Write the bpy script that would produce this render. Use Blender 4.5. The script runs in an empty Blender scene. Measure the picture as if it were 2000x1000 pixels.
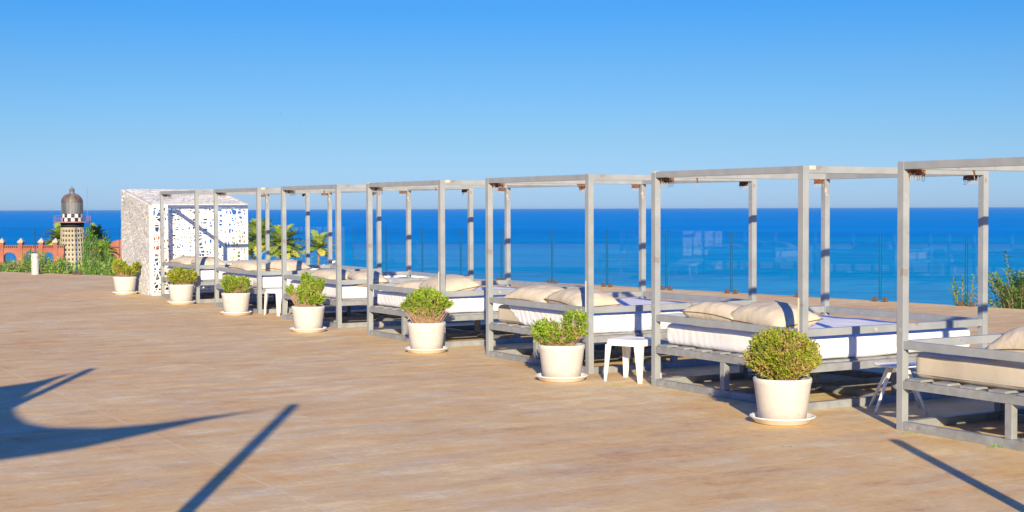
import bpy, bmesh, math, random
from mathutils import Vector, Matrix, noise
random.seed(7)
R = math.radians
scene = bpy.context.scene
COL = scene.collection

# ------------------------------------------------------------------ camera
camd = bpy.data.cameras.new('camera'); cam = bpy.data.objects.new('camera', camd); COL.objects.link(cam)
PITCH, ROLL, FPX, EYE = 0.032756, -0.003214, 2862.9, 1.7474
F = Vector((0, math.cos(PITCH), -math.sin(PITCH))); R0 = Vector((1, 0, 0)); U0 = R0.cross(F)
Rv = math.cos(ROLL) * R0 + math.sin(ROLL) * U0; Uv = -math.sin(ROLL) * R0 + math.cos(ROLL) * U0
cam.matrix_world = Matrix(((Rv.x, Uv.x, -F.x, 0), (Rv.y, Uv.y, -F.y, 0), (Rv.z, Uv.z, -F.z, EYE), (0, 0, 0, 1)))
camd.sensor_width = 36; camd.lens = FPX / 2000 * 36; camd.clip_end = 100000; camd.clip_start = .05
scene.camera = cam

THETA = 0.53535
ELEV = R(18.6)
SUNV = Vector((.035 * math.cos(ELEV), -math.cos(ELEV), math.sin(ELEV)))      # towards the sun

# ------------------------------------------------------------------ materials
def nmat(name):
    m = bpy.data.materials.new(name); m.use_nodes = True
    nt = m.node_tree; return m, nt, nt.nodes['Principled BSDF']
def N(nt, typ, **kw):
    n = nt.nodes.new(typ)
    for k, v in kw.items(): setattr(n, k, v)
    return n
def ramp(nt, stops):
    n = nt.nodes.new('ShaderNodeValToRGB'); e = n.color_ramp.elements
    while len(e) < len(stops): e.new(.5)
    for i, (p, c) in enumerate(stops):
        e[i].position = p; e[i].color = (*c, 1)
    return n
def simple(name, c1, c2=None, rough=.6, scale=8, spec=.3, bump=0, bscale=60, stretch=None, bdist=.01, detail=5, metal=0):
    m, nt, b = nmat(name); L = nt.links
    b.inputs['Roughness'].default_value = rough; b.inputs['Specular IOR Level'].default_value = spec
    b.inputs['Metallic'].default_value = metal
    tc = N(nt, 'ShaderNodeTexCoord'); src = tc.outputs['Object']
    if stretch:
        mp = N(nt, 'ShaderNodeMapping'); mp.inputs['Scale'].default_value = stretch
        L.new(src, mp.inputs['Vector']); src = mp.outputs['Vector']
    if c2:
        n = N(nt, 'ShaderNodeTexNoise'); n.inputs['Scale'].default_value = scale; n.inputs['Detail'].default_value = detail
        L.new(src, n.inputs['Vector']); r = ramp(nt, [(.33, c1), (.67, c2)])
        L.new(n.outputs['Fac'], r.inputs['Fac']); L.new(r.outputs['Color'], b.inputs['Base Color'])
    else: b.inputs['Base Color'].default_value = (*c1, 1)
    if bump:
        n2 = N(nt, 'ShaderNodeTexNoise'); n2.inputs['Scale'].default_value = bscale; n2.inputs['Detail'].default_value = 6
        L.new(src, n2.inputs['Vector']); bp = N(nt, 'ShaderNodeBump'); bp.inputs['Strength'].default_value = bump
        bp.inputs['Distance'].default_value = bdist
        L.new(n2.outputs['Fac'], bp.inputs['Height']); L.new(bp.outputs['Normal'], b.inputs['Normal'])
    return m

M = {}
M['frame'] = simple('grey_painted_metal', (.255, .282, .315), (.32, .345, .375), rough=.42, scale=5, spec=.4, bump=.15, bscale=120, bdist=.002)
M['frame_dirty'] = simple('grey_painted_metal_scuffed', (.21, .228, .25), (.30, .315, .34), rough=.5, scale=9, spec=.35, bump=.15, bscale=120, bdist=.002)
M['sheet'] = simple('white_cotton', (.70, .71, .78), (.76, .77, .83), rough=.85, scale=3, spec=.1, bump=.25, bscale=14, bdist=.02)
M['mattress'] = simple('cream_vinyl', (.48, .43, .36), (.56, .51, .44), rough=.55, scale=3, spec=.3, bump=.2, bscale=10, bdist=.02)
M['pillow'] = simple('beige_canvas', (.49, .43, .34), (.57, .505, .41), rough=.8, scale=6, spec=.15, bump=.45, bscale=9, bdist=.03)
M['piping'] = simple('brown_piping', (.17, .10, .06), rough=.7)
M['pot'] = simple('cream_terrazzo', (.57, .555, .54), (.63, .615, .60), rough=.75, scale=45, spec=.2, bump=.25, bscale=120, bdist=.003, detail=8)
M['white'] = simple('white_plastic', (.78, .78, .78), (.84, .83, .82), rough=.38, scale=5, spec=.45)
M['whitepaint'] = simple('white_painted_steel', (.74, .72, .69), (.84, .82, .80), rough=.6, scale=4, spec=.2)
M['lattice_side'] = simple('greyer_white_steel', (.45, .455, .48), (.59, .595, .62), rough=.7, scale=12, spec=.15)  # greyer white for the pavilion's side, back and roof panels
M['soil'] = simple('soil', (.03, .02, .012), (.07, .05, .03), rough=1, scale=40)
M['rust'] = simple('rust', (.10, .040, .022), (.27, .115, .06), rough=.85, scale=60, spec=.1, bump=.5, bscale=200, bdist=.003)
M['hook'] = simple('plastic_hook', (.36, .35, .34), rough=.5)
M['cap'] = simple('faded_cap', (.46, .42, .38), (.54, .49, .44), rough=.7, scale=20)
M['strip'] = simple('cream_strip', (.64, .61, .48), rough=.5)
M['stem'] = simple('bush_stem', (.30, .19, .12), (.46, .32, .22), rough=.9, scale=30)
M['trunk'] = simple('palm_trunk', (.16, .09, .045), (.33, .20, .11), rough=.95, scale=3, bump=.6, bscale=6, bdist=.05)
M['clamp'] = simple('bronze_clamp', (.12, .075, .05), rough=.5, spec=.5)
M['bollard'] = simple('pale_grey_enamel', (.42, .43, .47), (.46, .47, .50), rough=.5)
M['dark'] = simple('dark_metal', (.03, .03, .035), rough=.5)
M['bird'] = simple('bird_feathers', (.03, .03, .035), rough=.8)
M['terracotta'] = simple('terracotta_plaster', (.32, .115, .085), (.42, .165, .125), rough=.9, scale=.6, spec=.1)
M['cream_stone'] = simple('cream_stone', (.44, .39, .30), (.54, .49, .40), rough=.9, scale=1.5, spec=.1)
M['window_dark'] = simple('dark_opening', (.035, .025, .025), rough=.6)
M['black'] = simple('black_tile', (.02, .018, .035), rough=.35)
M['whitetile'] = simple('white_tile', (.74, .72, .72), rough=.35)
M['dome'] = simple('weathered_metal_dome', (.06, .068, .08), (.20, .21, .23), rough=.5, scale=.8, spec=.4, stretch=(1, 1, .25))
M['dome_top'] = simple('weathered_dome_rusty', (.075, .055, .055), (.21, .18, .17), rough=.5, scale=.9, spec=.4, stretch=(1, 1, .3))
M['railing'] = simple('rusty_pink_railing', (.30, .17, .17), rough=.7)
M['sail'] = simple('sail_canvas', (.55, .50, .42), rough=.9)
M['concrete'] = simple('concrete_edge', (.34, .29, .24), (.42, .37, .31), rough=.95, scale=2)

def scuff(m, thr, col, sc, st=(1, 1, 1), amt=.8):
    nt = m.node_tree; L = nt.links; b = nt.nodes['Principled BSDF']; src = b.inputs['Base Color'].links[0].from_socket
    tc = N(nt, 'ShaderNodeTexCoord'); mp = N(nt, 'ShaderNodeMapping'); mp.inputs['Scale'].default_value = st; L.new(tc.outputs['Object'], mp.inputs['Vector'])
    n = N(nt, 'ShaderNodeTexNoise'); n.inputs['Scale'].default_value = sc; n.inputs['Detail'].default_value = 4; L.new(mp.outputs['Vector'], n.inputs['Vector'])
    r = ramp(nt, [(thr, (0, 0, 0)), (thr + .03, (amt, amt, amt))]); L.new(n.outputs['Fac'], r.inputs['Fac'])
    mx = N(nt, 'ShaderNodeMix', data_type='RGBA'); L.new(r.outputs['Color'], mx.inputs['Factor']); L.new(src, mx.inputs['A']); mx.inputs['B'].default_value = (*col, 1)
    L.new(mx.outputs['Result'], b.inputs['Base Color'])
for k_ in ('frame', 'frame_dirty'):
    scuff(M[k_], .70, (.50, .47, .42), 11); scuff(M[k_], .66, (.20, .15, .11), 7, (1, 1, 1), .5)
# soil splashes and water marks towards the foot of the pots
def pot_marks(m):
    nt = m.node_tree; L = nt.links; b = nt.nodes['Principled BSDF']; src = b.inputs['Base Color'].links[0].from_socket
    oi = N(nt, 'ShaderNodeObjectInfo'); tc = N(nt, 'ShaderNodeTexCoord'); ad = N(nt, 'ShaderNodeVectorMath', operation='ADD'); L.new(tc.outputs['Object'], ad.inputs[0]); L.new(oi.outputs['Location'], ad.inputs[1])
    n = N(nt, 'ShaderNodeTexNoise'); n.inputs['Scale'].default_value = 7; n.inputs['Detail'].default_value = 7; L.new(ad.outputs[0], n.inputs['Vector'])
    sx = N(nt, 'ShaderNodeSeparateXYZ'); L.new(tc.outputs['Object'], sx.inputs[0])
    h = N(nt, 'ShaderNodeMath', operation='MULTIPLY_ADD'); h.inputs[1].default_value = .26; L.new(n.outputs['Fac'], h.inputs[0])
    ng = N(nt, 'ShaderNodeMath', operation='MULTIPLY'); ng.inputs[1].default_value = -1; L.new(sx.outputs['Z'], ng.inputs[0]); L.new(ng.outputs[0], h.inputs[2])
    r = ramp(nt, [(.02, (0, 0, 0)), (.11, (.55, .55, .55))]); L.new(h.outputs[0], r.inputs['Fac'])
    mx = N(nt, 'ShaderNodeMix', data_type='RGBA'); L.new(r.outputs['Color'], mx.inputs['Factor']); L.new(src, mx.inputs['A']); mx.inputs['B'].default_value = (.50, .41, .31, 1)
    L.new(mx.outputs['Result'], b.inputs['Base Color'])
pot_marks(M['pot'])

def leaf_mat(name, cols, rough=.55):
    m, nt, b = nmat(name); L = nt.links
    at = N(nt, 'ShaderNodeAttribute', attribute_name='leafvar')
    r = ramp(nt, [(i / (len(cols) - 1), c) for i, c in enumerate(cols)])
    L.new(at.outputs['Fac'], r.inputs['Fac']); L.new(r.outputs['Color'], b.inputs['Base Color'])
    b.inputs['Roughness'].default_value = rough; b.inputs['Specular IOR Level'].default_value = .3
    tr = N(nt, 'ShaderNodeBsdfTranslucent'); L.new(r.outputs['Color'], tr.inputs['Color'])
    mx = N(nt, 'ShaderNodeMixShader'); mx.inputs['Fac'].default_value = .3
    out = nt.nodes['Material Output']
    L.new(b.outputs['BSDF'], mx.inputs[1]); L.new(tr.outputs['BSDF'], mx.inputs[2]); L.new(mx.outputs['Shader'], out.inputs['Surface'])
    return m
M['leaf'] = leaf_mat('boxwood_leaf', [(0.093, 0.222, 0.013), (0.203, 0.377, 0.020), (0.314, 0.488, 0.031), (0.406, 0.509, 0.070), (0.388, 0.311, 0.120)])
M['leaf_yellow'] = leaf_mat('boxwood_leaf_yellowing', [(0.098, 0.185, 0.013), (0.243, 0.337, 0.020), (0.368, 0.457, 0.031), (0.466, 0.457, 0.060), (0.445, 0.294, 0.141)])
M['leaf_garden'] = leaf_mat('garden_leaf', [(0.064, 0.204, 0.040), (0.144, 0.338, 0.052), (0.290, 0.473, 0.063), (0.537, 0.606, 0.123), (0.684, 0.562, 0.246)])
M['leaf_weed'] = leaf_mat('weed_leaf', [(0.059, 0.215, 0.031), (0.146, 0.395, 0.048), (0.323, 0.540, 0.064), (0.559, 0.647, 0.079)])
M['leaf_palm'] = leaf_mat('palm_leaf', [(0.146, 0.228, 0.037), (0.274, 0.386, 0.058), (0.504, 0.592, 0.095), (0.800, 0.683, 0.153)])

# deck: honed stone laid in planks along the daybeds, pale sandy joints
def deck_material():
    m, nt, b = nmat('deck_stone'); L = nt.links
    tc = N(nt, 'ShaderNodeTexCoord')
    rot = N(nt, 'ShaderNodeMapping'); rot.inputs['Rotation'].default_value = (0, 0, -THETA)
    rot.inputs['Location'].default_value = (.63, 2.0, 0)
    L.new(tc.outputs['Object'], rot.inputs['Vector']); v = rot.outputs['Vector']    # x along the row depth, y across
    def noise_(scale, st, detail=6, rough=.6):
        mp = N(nt, 'ShaderNodeMapping'); mp.inputs['Scale'].default_value = st; L.new(v, mp.inputs['Vector'])
        n = N(nt, 'ShaderNodeTexNoise'); n.inputs['Scale'].default_value = scale; n.inputs['Detail'].default_value = detail
        n.inputs['Roughness'].default_value = rough; L.new(mp.outputs['Vector'], n.inputs['Vector']); return n
    br = N(nt, 'ShaderNodeTexBrick', offset=.5, squash=1)
    br.inputs['Color1'].default_value = (0, 0, 0, 1); br.inputs['Color2'].default_value = (1, 1, 1, 1)
    br.inputs['Mortar'].default_value = (.5, .5, .5, 1)
    br.inputs['Scale'].default_value = 1; br.inputs['Mortar Size'].default_value = .0045; br.inputs['Brick Width'].default_value = 1.2; br.inputs['Row Height'].default_value = .6
    L.new(v, br.inputs['Vector'])
    n1 = noise_(2.4, (1, 1.7, 1), 9, .66); n2 = noise_(9, (1, 1.5, 1), 9, .78); n3 = noise_(.35, (1, 1, 1), 4)
    a = N(nt, 'ShaderNodeMath', operation='MULTIPLY'); a.inputs[1].default_value = .45; L.new(n1.outputs['Fac'], a.inputs[0])
    a2 = N(nt, 'ShaderNodeMath', operation='MULTIPLY_ADD'); a2.inputs[1].default_value = .33; L.new(n2.outputs['Fac'], a2.inputs[0]); L.new(a.outputs[0], a2.inputs[2])
    a3 = N(nt, 'ShaderNodeMath', operation='MULTIPLY_ADD'); a3.inputs[1].default_value = .05; L.new(br.outputs['Color'], a3.inputs[0]); L.new(a2.outputs[0], a3.inputs[2])
    a4 = N(nt, 'ShaderNodeMath', operation='MULTIPLY_ADD'); a4.inputs[1].default_value = .29; L.new(n3.outputs['Fac'], a4.inputs[0]); L.new(a3.outputs[0], a4.inputs[2])
    bs = N(nt, 'ShaderNodeTexBrick', offset=.37, squash=1)
    bs.inputs['Color1'].default_value = (0, 0, 0, 1); bs.inputs['Color2'].default_value = (1, 1, 1, 1); bs.inputs['Mortar'].default_value = (.9, .9, .9, 1)
    bs.inputs['Scale'].default_value = 1; bs.inputs['Mortar Size'].default_value = .004; bs.inputs['Brick Width'].default_value = .60; bs.inputs['Row Height'].default_value = .20
    L.new(v, bs.inputs['Vector'])
    bsm = N(nt, 'ShaderNodeMath', operation='MULTIPLY_ADD'); bsm.inputs[1].default_value = .075; L.new(bs.outputs['Color'], bsm.inputs[0]); L.new(a4.outputs[0], bsm.inputs[2])
    bss = N(nt, 'ShaderNodeMath', operation='SUBTRACT'); bss.inputs[1].default_value = .037; L.new(bsm.outputs[0], bss.inputs[0]); a4 = bss
    n5 = noise_(24, (1, 1.0, 1), 5, .85)
    a5 = N(nt, 'ShaderNodeMath', operation='MULTIPLY_ADD'); a5.inputs[1].default_value = .30; L.new(n5.outputs['Fac'], a5.inputs[0]); L.new(a4.outputs[0], a5.inputs[2])
    a6 = N(nt, 'ShaderNodeMath', operation='SUBTRACT'); a6.inputs[1].default_value = .15; L.new(a5.outputs[0], a6.inputs[0]); a4 = a6
    r = ramp(nt, [(.36, (.41, .24, .12)), (.44, (.565, .36, .175)), (.52, (.66, .45, .22)), (.60, (.68, .51, .28)), (.68, (.79, .62, .36))])
    L.new(a4.outputs[0], r.inputs['Fac'])
    hn = noise_(1.1, (1, 2.2, 1), 7, .7); hr = ramp(nt, [(.36, (.90, .97, 1.14)), (.50, (1, 1, 1)), (.66, (1.06, 1.0, .82))]); L.new(hn.outputs['Fac'], hr.inputs['Fac'])
    hm = N(nt, 'ShaderNodeMix', data_type='RGBA', blend_type='MULTIPLY'); hm.inputs['Factor'].default_value = 1; L.new(r.outputs['Color'], hm.inputs['A']); L.new(hr.outputs['Color'], hm.inputs['B'])
    # sandy joints, worn away in places
    wear = noise_(.9, (1, 4, 1), 5, .7)
    wr = ramp(nt, [(.50, (0, 0, 0)), (.60, (1, 1, 1))]); L.new(wear.outputs['Fac'], wr.inputs['Fac'])
    jm = N(nt, 'ShaderNodeMath', operation='MULTIPLY'); L.new(br.outputs['Fac'], jm.inputs[0]); L.new(wr.outputs['Color'], jm.inputs[1])
    jm2 = N(nt, 'ShaderNodeMath', operation='MULTIPLY'); L.new(jm.outputs[0], jm2.inputs[0]); jm2.inputs[1].default_value = .8
    # main expansion joints every 3 m
    big = N(nt, 'ShaderNodeTexBrick', offset=0, squash=1)
    big.inputs['Scale'].default_value = 1; big.inputs['Mortar Size'].default_value = .008; big.inputs['Brick Width'].default_value = 4.0; big.inputs['Row Height'].default_value = 3.2
    L.new(v, big.inputs['Vector'])
    bw = N(nt, 'ShaderNodeMath', operation='MULTIPLY'); bw.inputs[1].default_value = .85; bwr = ramp(nt, [(.38, (.25, .25, .25)), (.55, (1, 1, 1))]); L.new(wear.outputs['Fac'], bwr.inputs['Fac'])
    bwm = N(nt, 'ShaderNodeMath', operation='MULTIPLY'); L.new(big.outputs['Fac'], bwm.inputs[0]); L.new(bwr.outputs['Color'], bwm.inputs[1]); L.new(bwm.outputs[0], bw.inputs[0])
    mx = N(nt, 'ShaderNodeMath', operation='MAXIMUM'); L.new(jm2.outputs[0], mx.inputs[0]); L.new(bw.outputs[0], mx.inputs[1])
    mix = N(nt, 'ShaderNodeMix', data_type='RGBA'); L.new(mx.outputs[0], mix.inputs['Factor']); L.new(hm.outputs['Result'], mix.inputs['A'])
    mix.inputs['B'].default_value = (.78, .58, .34, 1)
    L.new(mix.outputs['Result'], b.inputs['Base Color'])
    b.inputs['Roughness'].default_value = .72; b.inputs['Specular IOR Level'].default_value = .25
    bp = N(nt, 'ShaderNodeBump'); bp.inputs['Strength'].default_value = .35; bp.inputs['Distance'].default_value = .01
    L.new(a4.outputs[0], bp.inputs['Height']); L.new(bp.outputs['Normal'], b.inputs['Normal'])
    return m
M['deck'] = deck_material()

def sea_material():
    m, nt, b = nmat('sea_water'); L = nt.links
    tc = N(nt, 'ShaderNodeTexCoord')
    mp = N(nt, 'ShaderNodeMapping'); mp.inputs['Scale'].default_value = (.02, .06, 1); L.new(tc.outputs['Object'], mp.inputs['Vector'])
    n = N(nt, 'ShaderNodeTexNoise'); n.inputs['Scale'].default_value = 1; n.inputs['Detail'].default_value = 10; n.inputs['Roughness'].default_value = .6
    L.new(mp.outputs['Vector'], n.inputs['Vector'])
    # shallower, greener water towards the shore
    sx = N(nt, 'ShaderNodeSeparateXYZ'); L.new(tc.outputs['Object'], sx.inputs[0])
    mr = N(nt, 'ShaderNodeMapRange'); mr.inputs['From Min'].default_value = 200; mr.inputs['From Max'].default_value = 1500
    L.new(sx.outputs['Y'], mr.inputs['Value'])
    mp3 = N(nt, 'ShaderNodeMapping'); mp3.inputs['Scale'].default_value = (.11, .30, 1); L.new(tc.outputs['Object'], mp3.inputs['Vector'])
    n3 = N(nt, 'ShaderNodeTexNoise'); n3.inputs['Scale'].default_value = 1; n3.inputs['Detail'].default_value = 8; n3.inputs['Roughness'].default_value = .7; L.new(mp3.outputs['Vector'], n3.inputs['Vector'])
    mp4 = N(nt, 'ShaderNodeMapping'); mp4.inputs['Scale'].default_value = (.0012, .006, 1); L.new(tc.outputs['Object'], mp4.inputs['Vector'])
    n4 = N(nt, 'ShaderNodeTexNoise'); n4.inputs['Scale'].default_value = 1; n4.inputs['Detail'].default_value = 6; L.new(mp4.outputs['Vector'], n4.inputs['Vector'])
    s1 = N(nt, 'ShaderNodeMath', operation='MULTIPLY_ADD'); s1.inputs[1].default_value = .40; L.new(n3.outputs['Fac'], s1.inputs[0])
    s0 = N(nt, 'ShaderNodeMath', operation='MULTIPLY'); s0.inputs[1].default_value = .30; L.new(n.outputs['Fac'], s0.inputs[0]); L.new(s0.outputs[0], s1.inputs[2])
    s2 = N(nt, 'ShaderNodeMath', operation='MULTIPLY_ADD'); s2.inputs[1].default_value = .30; L.new(n4.outputs['Fac'], s2.inputs[0]); L.new(s1.outputs[0], s2.inputs[2])
    near = ramp(nt, [(.43, (.001, .28, .50)), (.57, (.016, .46, .70))]); far = ramp(nt, [(.40, (.0003, .215, .60)), (.60, (.001, .315, .76))])
    L.new(s2.outputs[0], near.inputs['Fac']); L.new(s2.outputs[0], far.inputs['Fac'])
    mix = N(nt, 'ShaderNodeMix', data_type='RGBA'); L.new(mr.outputs['Result'], mix.inputs['Factor']); L.new(near.outputs['Color'], mix.inputs['A']); L.new(far.outputs['Color'], mix.inputs['B'])
    mp2 = N(nt, 'ShaderNodeMapping'); mp2.inputs['Scale'].default_value = (.15, .4, 1); L.new(tc.outputs['Object'], mp2.inputs['Vector'])
    n2 = N(nt, 'ShaderNodeTexNoise'); n2.inputs['Scale'].default_value = 1; n2.inputs['Detail'].default_value = 8; L.new(mp2.outputs['Vector'], n2.inputs['Vector'])
    bp = N(nt, 'ShaderNodeBump'); bp.inputs['Strength'].default_value = .5; bp.inputs['Distance'].default_value = .5
    L.new(n2.outputs['Fac'], bp.inputs['Height'])
    d = N(nt, 'ShaderNodeBsdfDiffuse'); L.new(mix.outputs['Result'], d.inputs['Color']); L.new(bp.outputs['Normal'], d.inputs['Normal'])
    g = N(nt, 'ShaderNodeBsdfGlossy'); g.inputs['Roughness'].default_value = .35; L.new(bp.outputs['Normal'], g.inputs['Normal'])
    g.inputs['Color'].default_value = (.05, .40, .95, 1)
    ms = N(nt, 'ShaderNodeMixShader'); ms.inputs['Fac'].default_value = .07
    L.new(d.outputs[0], ms.inputs[1]); L.new(g.outputs[0], ms.inputs[2]); L.new(ms.outputs[0], nt.nodes['Material Output'].inputs['Surface'])
    return m
M['sea'] = sea_material()

def glass_material():
    m, nt, b = nmat('clear_glass'); L = nt.links; nt.nodes.remove(b)
    t = N(nt, 'ShaderNodeBsdfTransparent'); t.inputs['Color'].default_value = (.985, .995, 1, 1)
    g = N(nt, 'ShaderNodeBsdfGlossy'); g.inputs['Roughness'].default_value = .0
    fr = N(nt, 'ShaderNodeLayerWeight'); pw = N(nt, 'ShaderNodeMath', operation='POWER'); pw.inputs[1].default_value = 5; L.new(fr.outputs['Facing'], pw.inputs[0])
    fm = N(nt, 'ShaderNodeMath', operation='MULTIPLY_ADD'); fm.inputs[1].default_value = .9; fm.inputs[2].default_value = .036; L.new(pw.outputs[0], fm.inputs[0])
    ms = N(nt, 'ShaderNodeMixShader'); L.new(fm.outputs[0], ms.inputs['Fac']); L.new(t.outputs[0], ms.inputs[1]); L.new(g.outputs[0], ms.inputs[2])
    L.new(ms.outputs[0], nt.nodes['Material Output'].inputs['Surface'])
    return m
M['glass'] = glass_material()
M['glass_edge'] = simple('dark_glass_edge', (.015, .085, .17), rough=.25, spec=.5)
M['land'] = simple('dry_slope', (.12, .09, .05), (.10, .13, .04), rough=1, scale=.4, spec=.05)

# ------------------------------------------------------------------ mesh helpers
def link(name, bm, mat, parent=None, smooth=False, loc=None):
    me = bpy.data.meshes.new(name); bm.to_mesh(me); bm.free()
    if smooth:
        for p in me.polygons: p.use_smooth = True
    if mat is not None: me.materials.append(mat)
    o = bpy.data.objects.new(name, me); COL.objects.link(o)
    if parent: o.parent = parent
    if loc: o.location = loc
    return o
def thing(name, label, cat, loc=(0, 0, 0), rotz=0, group=None):
    o = bpy.data.objects.new(name, None); COL.objects.link(o); o.empty_display_size = .2
    o.location = loc; o.rotation_euler = (0, 0, rotz); tag(o, label, cat, group); return o
def tag(o, label, cat, group=None, kind=None):
    o['label'] = label; o['category'] = cat
    if group: o['group'] = group
    if kind: o['kind'] = kind
    return o
def box(bm, x0, x1, y0, y1, z0, z1, bev=0, mat=None):
    vs = [bm.verts.new(p) for p in ((x0, y0, z0), (x1, y0, z0), (x1, y1, z0), (x0, y1, z0), (x0, y0, z1), (x1, y0, z1), (x1, y1, z1), (x0, y1, z1))]
    fs = [bm.faces.new([vs[i] for i in q]) for q in ((3, 2, 1, 0), (4, 5, 6, 7), (0, 1, 5, 4), (1, 2, 6, 5), (2, 3, 7, 6), (3, 0, 4, 7))]
    if bev:
        es = {e for f in fs for e in f.edges}
        bmesh.ops.bevel(bm, geom=list(es), offset=bev, segments=2, affect='EDGES', profile=.6)
def boxobj(name, dims, mat, parent, bev=.003):
    bm = bmesh.new(); box(bm, *dims, bev=bev); return link(name, bm, mat, parent)
def tube(bm, pts, rads, seg=8, cap=True):
    rings = []
    for i, p in enumerate(pts):
        p = Vector(p)
        a = Vector(pts[max(i - 1, 0)]); c = Vector(pts[min(i + 1, len(pts) - 1)])
        t = (c - a).normalized() if (c - a).length > 1e-9 else Vector((0, 0, 1))
        up = Vector((0, 0, 1)) if abs(t.z) < .9 else Vector((1, 0, 0))
        u = t.cross(up).normalized(); w = t.cross(u)
        r = rads[i] if isinstance(rads, (list, tuple)) else rads
        rings.append([bm.verts.new(p + r * (math.cos(2 * math.pi * k / seg) * u + math.sin(2 * math.pi * k / seg) * w)) for k in range(seg)])
    for a, b in zip(rings, rings[1:]):
        for k in range(seg):
            bm.faces.new((a[k], a[(k + 1) % seg], b[(k + 1) % seg], b[k]))
    if cap and seg > 2:
        bm.faces.new(rings[0][::-1]); bm.faces.new(rings[-1])
def lathe(bm, prof, seg=40, x=0, y=0):
    rings = []
    for r, z in prof:
        if r < 1e-6: rings.append([bm.verts.new((x, y, z))])
        else: rings.append([bm.verts.new((x + r * math.cos(2 * math.pi * k / seg), y + r * math.sin(2 * math.pi * k / seg), z)) for k in range(seg)])
    for a, b in zip(rings, rings[1:]):
        for k in range(seg):
            if len(a) == 1: bm.faces.new((a[0], b[k], b[(k + 1) % seg]))
            elif len(b) == 1: bm.faces.new((a[k], b[0], a[(k + 1) % seg]))
            else: bm.faces.new((a[k], a[(k + 1) % seg], b[(k + 1) % seg], b[k]))
    bmesh.ops.recalc_face_normals(bm, faces=bm.faces)
def rbox(x0, x1, y0, y1, z0, z1, r, step, disp=None):
    """closed rounded box with a fine grid, verts displaced along the normal by disp(p, n)"""
    bm = bmesh.new()
    nx, ny, nz = max(2, round((x1 - x0) / step)), max(2, round((y1 - y0) / step)), max(2, round((z1 - z0) / step))
    cache = {}
    def vert(i, j, k):
        key = (i, j, k)
        if key in cache: return cache[key]
        p = Vector((x0 + (x1 - x0) * i / nx, y0 + (y1 - y0) * j / ny, z0 + (z1 - z0) * k / nz))
        c = Vector((min(max(p.x, x0 + r), x1 - r), min(max(p.y, y0 + r), y1 - r), min(max(p.z, z0 + r), z1 - r)))
        d = p - c; n = d.normalized() if d.length > 1e-9 else Vector((0, 0, 1))
        q = c + n * min(d.length, r) if d.length > 1e-9 else p
        if disp: q = q + n * disp(q, n)
        cache[key] = bm.verts.new(q); return cache[key]
    def quad(a, b, c, d): bm.faces.new((vert(*a), vert(*b), vert(*c), vert(*d)))
    for i in range(nx):
        for j in range(ny):
            quad((i, j, 0), (i, j + 1, 0), (i + 1, j + 1, 0), (i + 1, j, 0)); quad((i, j, nz), (i + 1, j, nz), (i + 1, j + 1, nz), (i, j + 1, nz))
        for k in range(nz):
            quad((i, 0, k), (i + 1, 0, k), (i + 1, 0, k + 1), (i, 0, k + 1)); quad((i, ny, k), (i, ny, k + 1), (i + 1, ny, k + 1), (i + 1, ny, k))
    for j in range(ny):
        for k in range(nz):
            quad((0, j, k), (0, j, k + 1), (0, j + 1, k + 1), (0, j + 1, k)); quad((nx, j, k), (nx, j + 1, k), (nx, j + 1, k + 1), (nx, j, k + 1))
    return bm

# ------------------------------------------------------------------ world and sun
world = bpy.data.worlds.new('World'); scene.world = world; world.use_nodes = True
wnt = world.node_tree; bg = wnt.nodes['Background']
sky = N(wnt, 'ShaderNodeTexSky', sky_type='NISHITA'); sky.sun_disc = False; sky.sun_elevation = ELEV; sky.sun_rotation = R(178)
sky.altitude = 0; sky.air_density = 1.0; sky.dust_density = .3; sky.ozone_density = 3.0
tcw = N(wnt, 'ShaderNodeTexCoord'); sxw = N(wnt, 'ShaderNodeSeparateXYZ'); wnt.links.new(tcw.outputs['Generated'], sxw.inputs[0])
tint = ramp(wnt, [(0.005, (.315, .49, .99)), (.047, (.268, .424, .72)), (.093, (.205, .395, .66)), (.134, (.130, .375, .68)), (.3, (.16, .40, .92)), (.6, (.26, .56, 1.35)), (1, (.40, .68, 1.5))])
wnt.links.new(sxw.outputs['Z'], tint.inputs['Fac'])
wm = N(wnt, 'ShaderNodeMix', data_type='RGBA', blend_type='MULTIPLY'); wm.inputs['Factor'].default_value = 1; wm.clamp_result = False
wnt.links.new(sky.outputs['Color'], wm.inputs['A']); wnt.links.new(tint.outputs['Color'], wm.inputs['B'])
wnt.links.new(wm.outputs['Result'], bg.inputs['Color']); bg.inputs['Strength'].default_value = .10
sd = bpy.data.lights.new('sun', 'SUN'); sd.energy = 4.6; sd.angle = R(.55); sd.color = (1.0, .82, .52)
so = bpy.data.objects.new('sun', sd); COL.objects.link(so); so.rotation_euler = SUNV.to_track_quat('Z', 'Y').to_euler(); so.location = (0, -20, 20)
scene.view_settings.view_transform = 'Standard'; scene.view_settings.look = 'None'; scene.view_settings.exposure = 0.77; scene.view_settings.gamma = 1

# ------------------------------------------------------------------ setting
EDGE = [(24.6, 5.7), (8.694, 24.855), (6.805, 27.294), (4.49, 30.079), (2.239, 32.861), (0.0, 35.26), (-4.3, 39.9),
        (-10.194, 38.358), (-14.499, 41.47), (-24, 47.5), (-40, 52)]
bm = bmesh.new()
poly = [(24.6, -20)] + EDGE + [(-40, -20)]
top = [bm.verts.new((x, y, 0)) for x, y in poly]; bot = [bm.verts.new((x, y, -.45)) for x, y in poly]
bm.faces.new(top)
for i in range(len(poly)):
    j = (i + 1) % len(poly); bm.faces.new((top[j], top[i], bot[i], bot[j]))
bm.faces.new(bot[::-1]); bmesh.ops.recalc_face_normals(bm, faces=bm.faces)
o = link('deck', bm, M['deck']); o['kind'] = 'structure'
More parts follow.
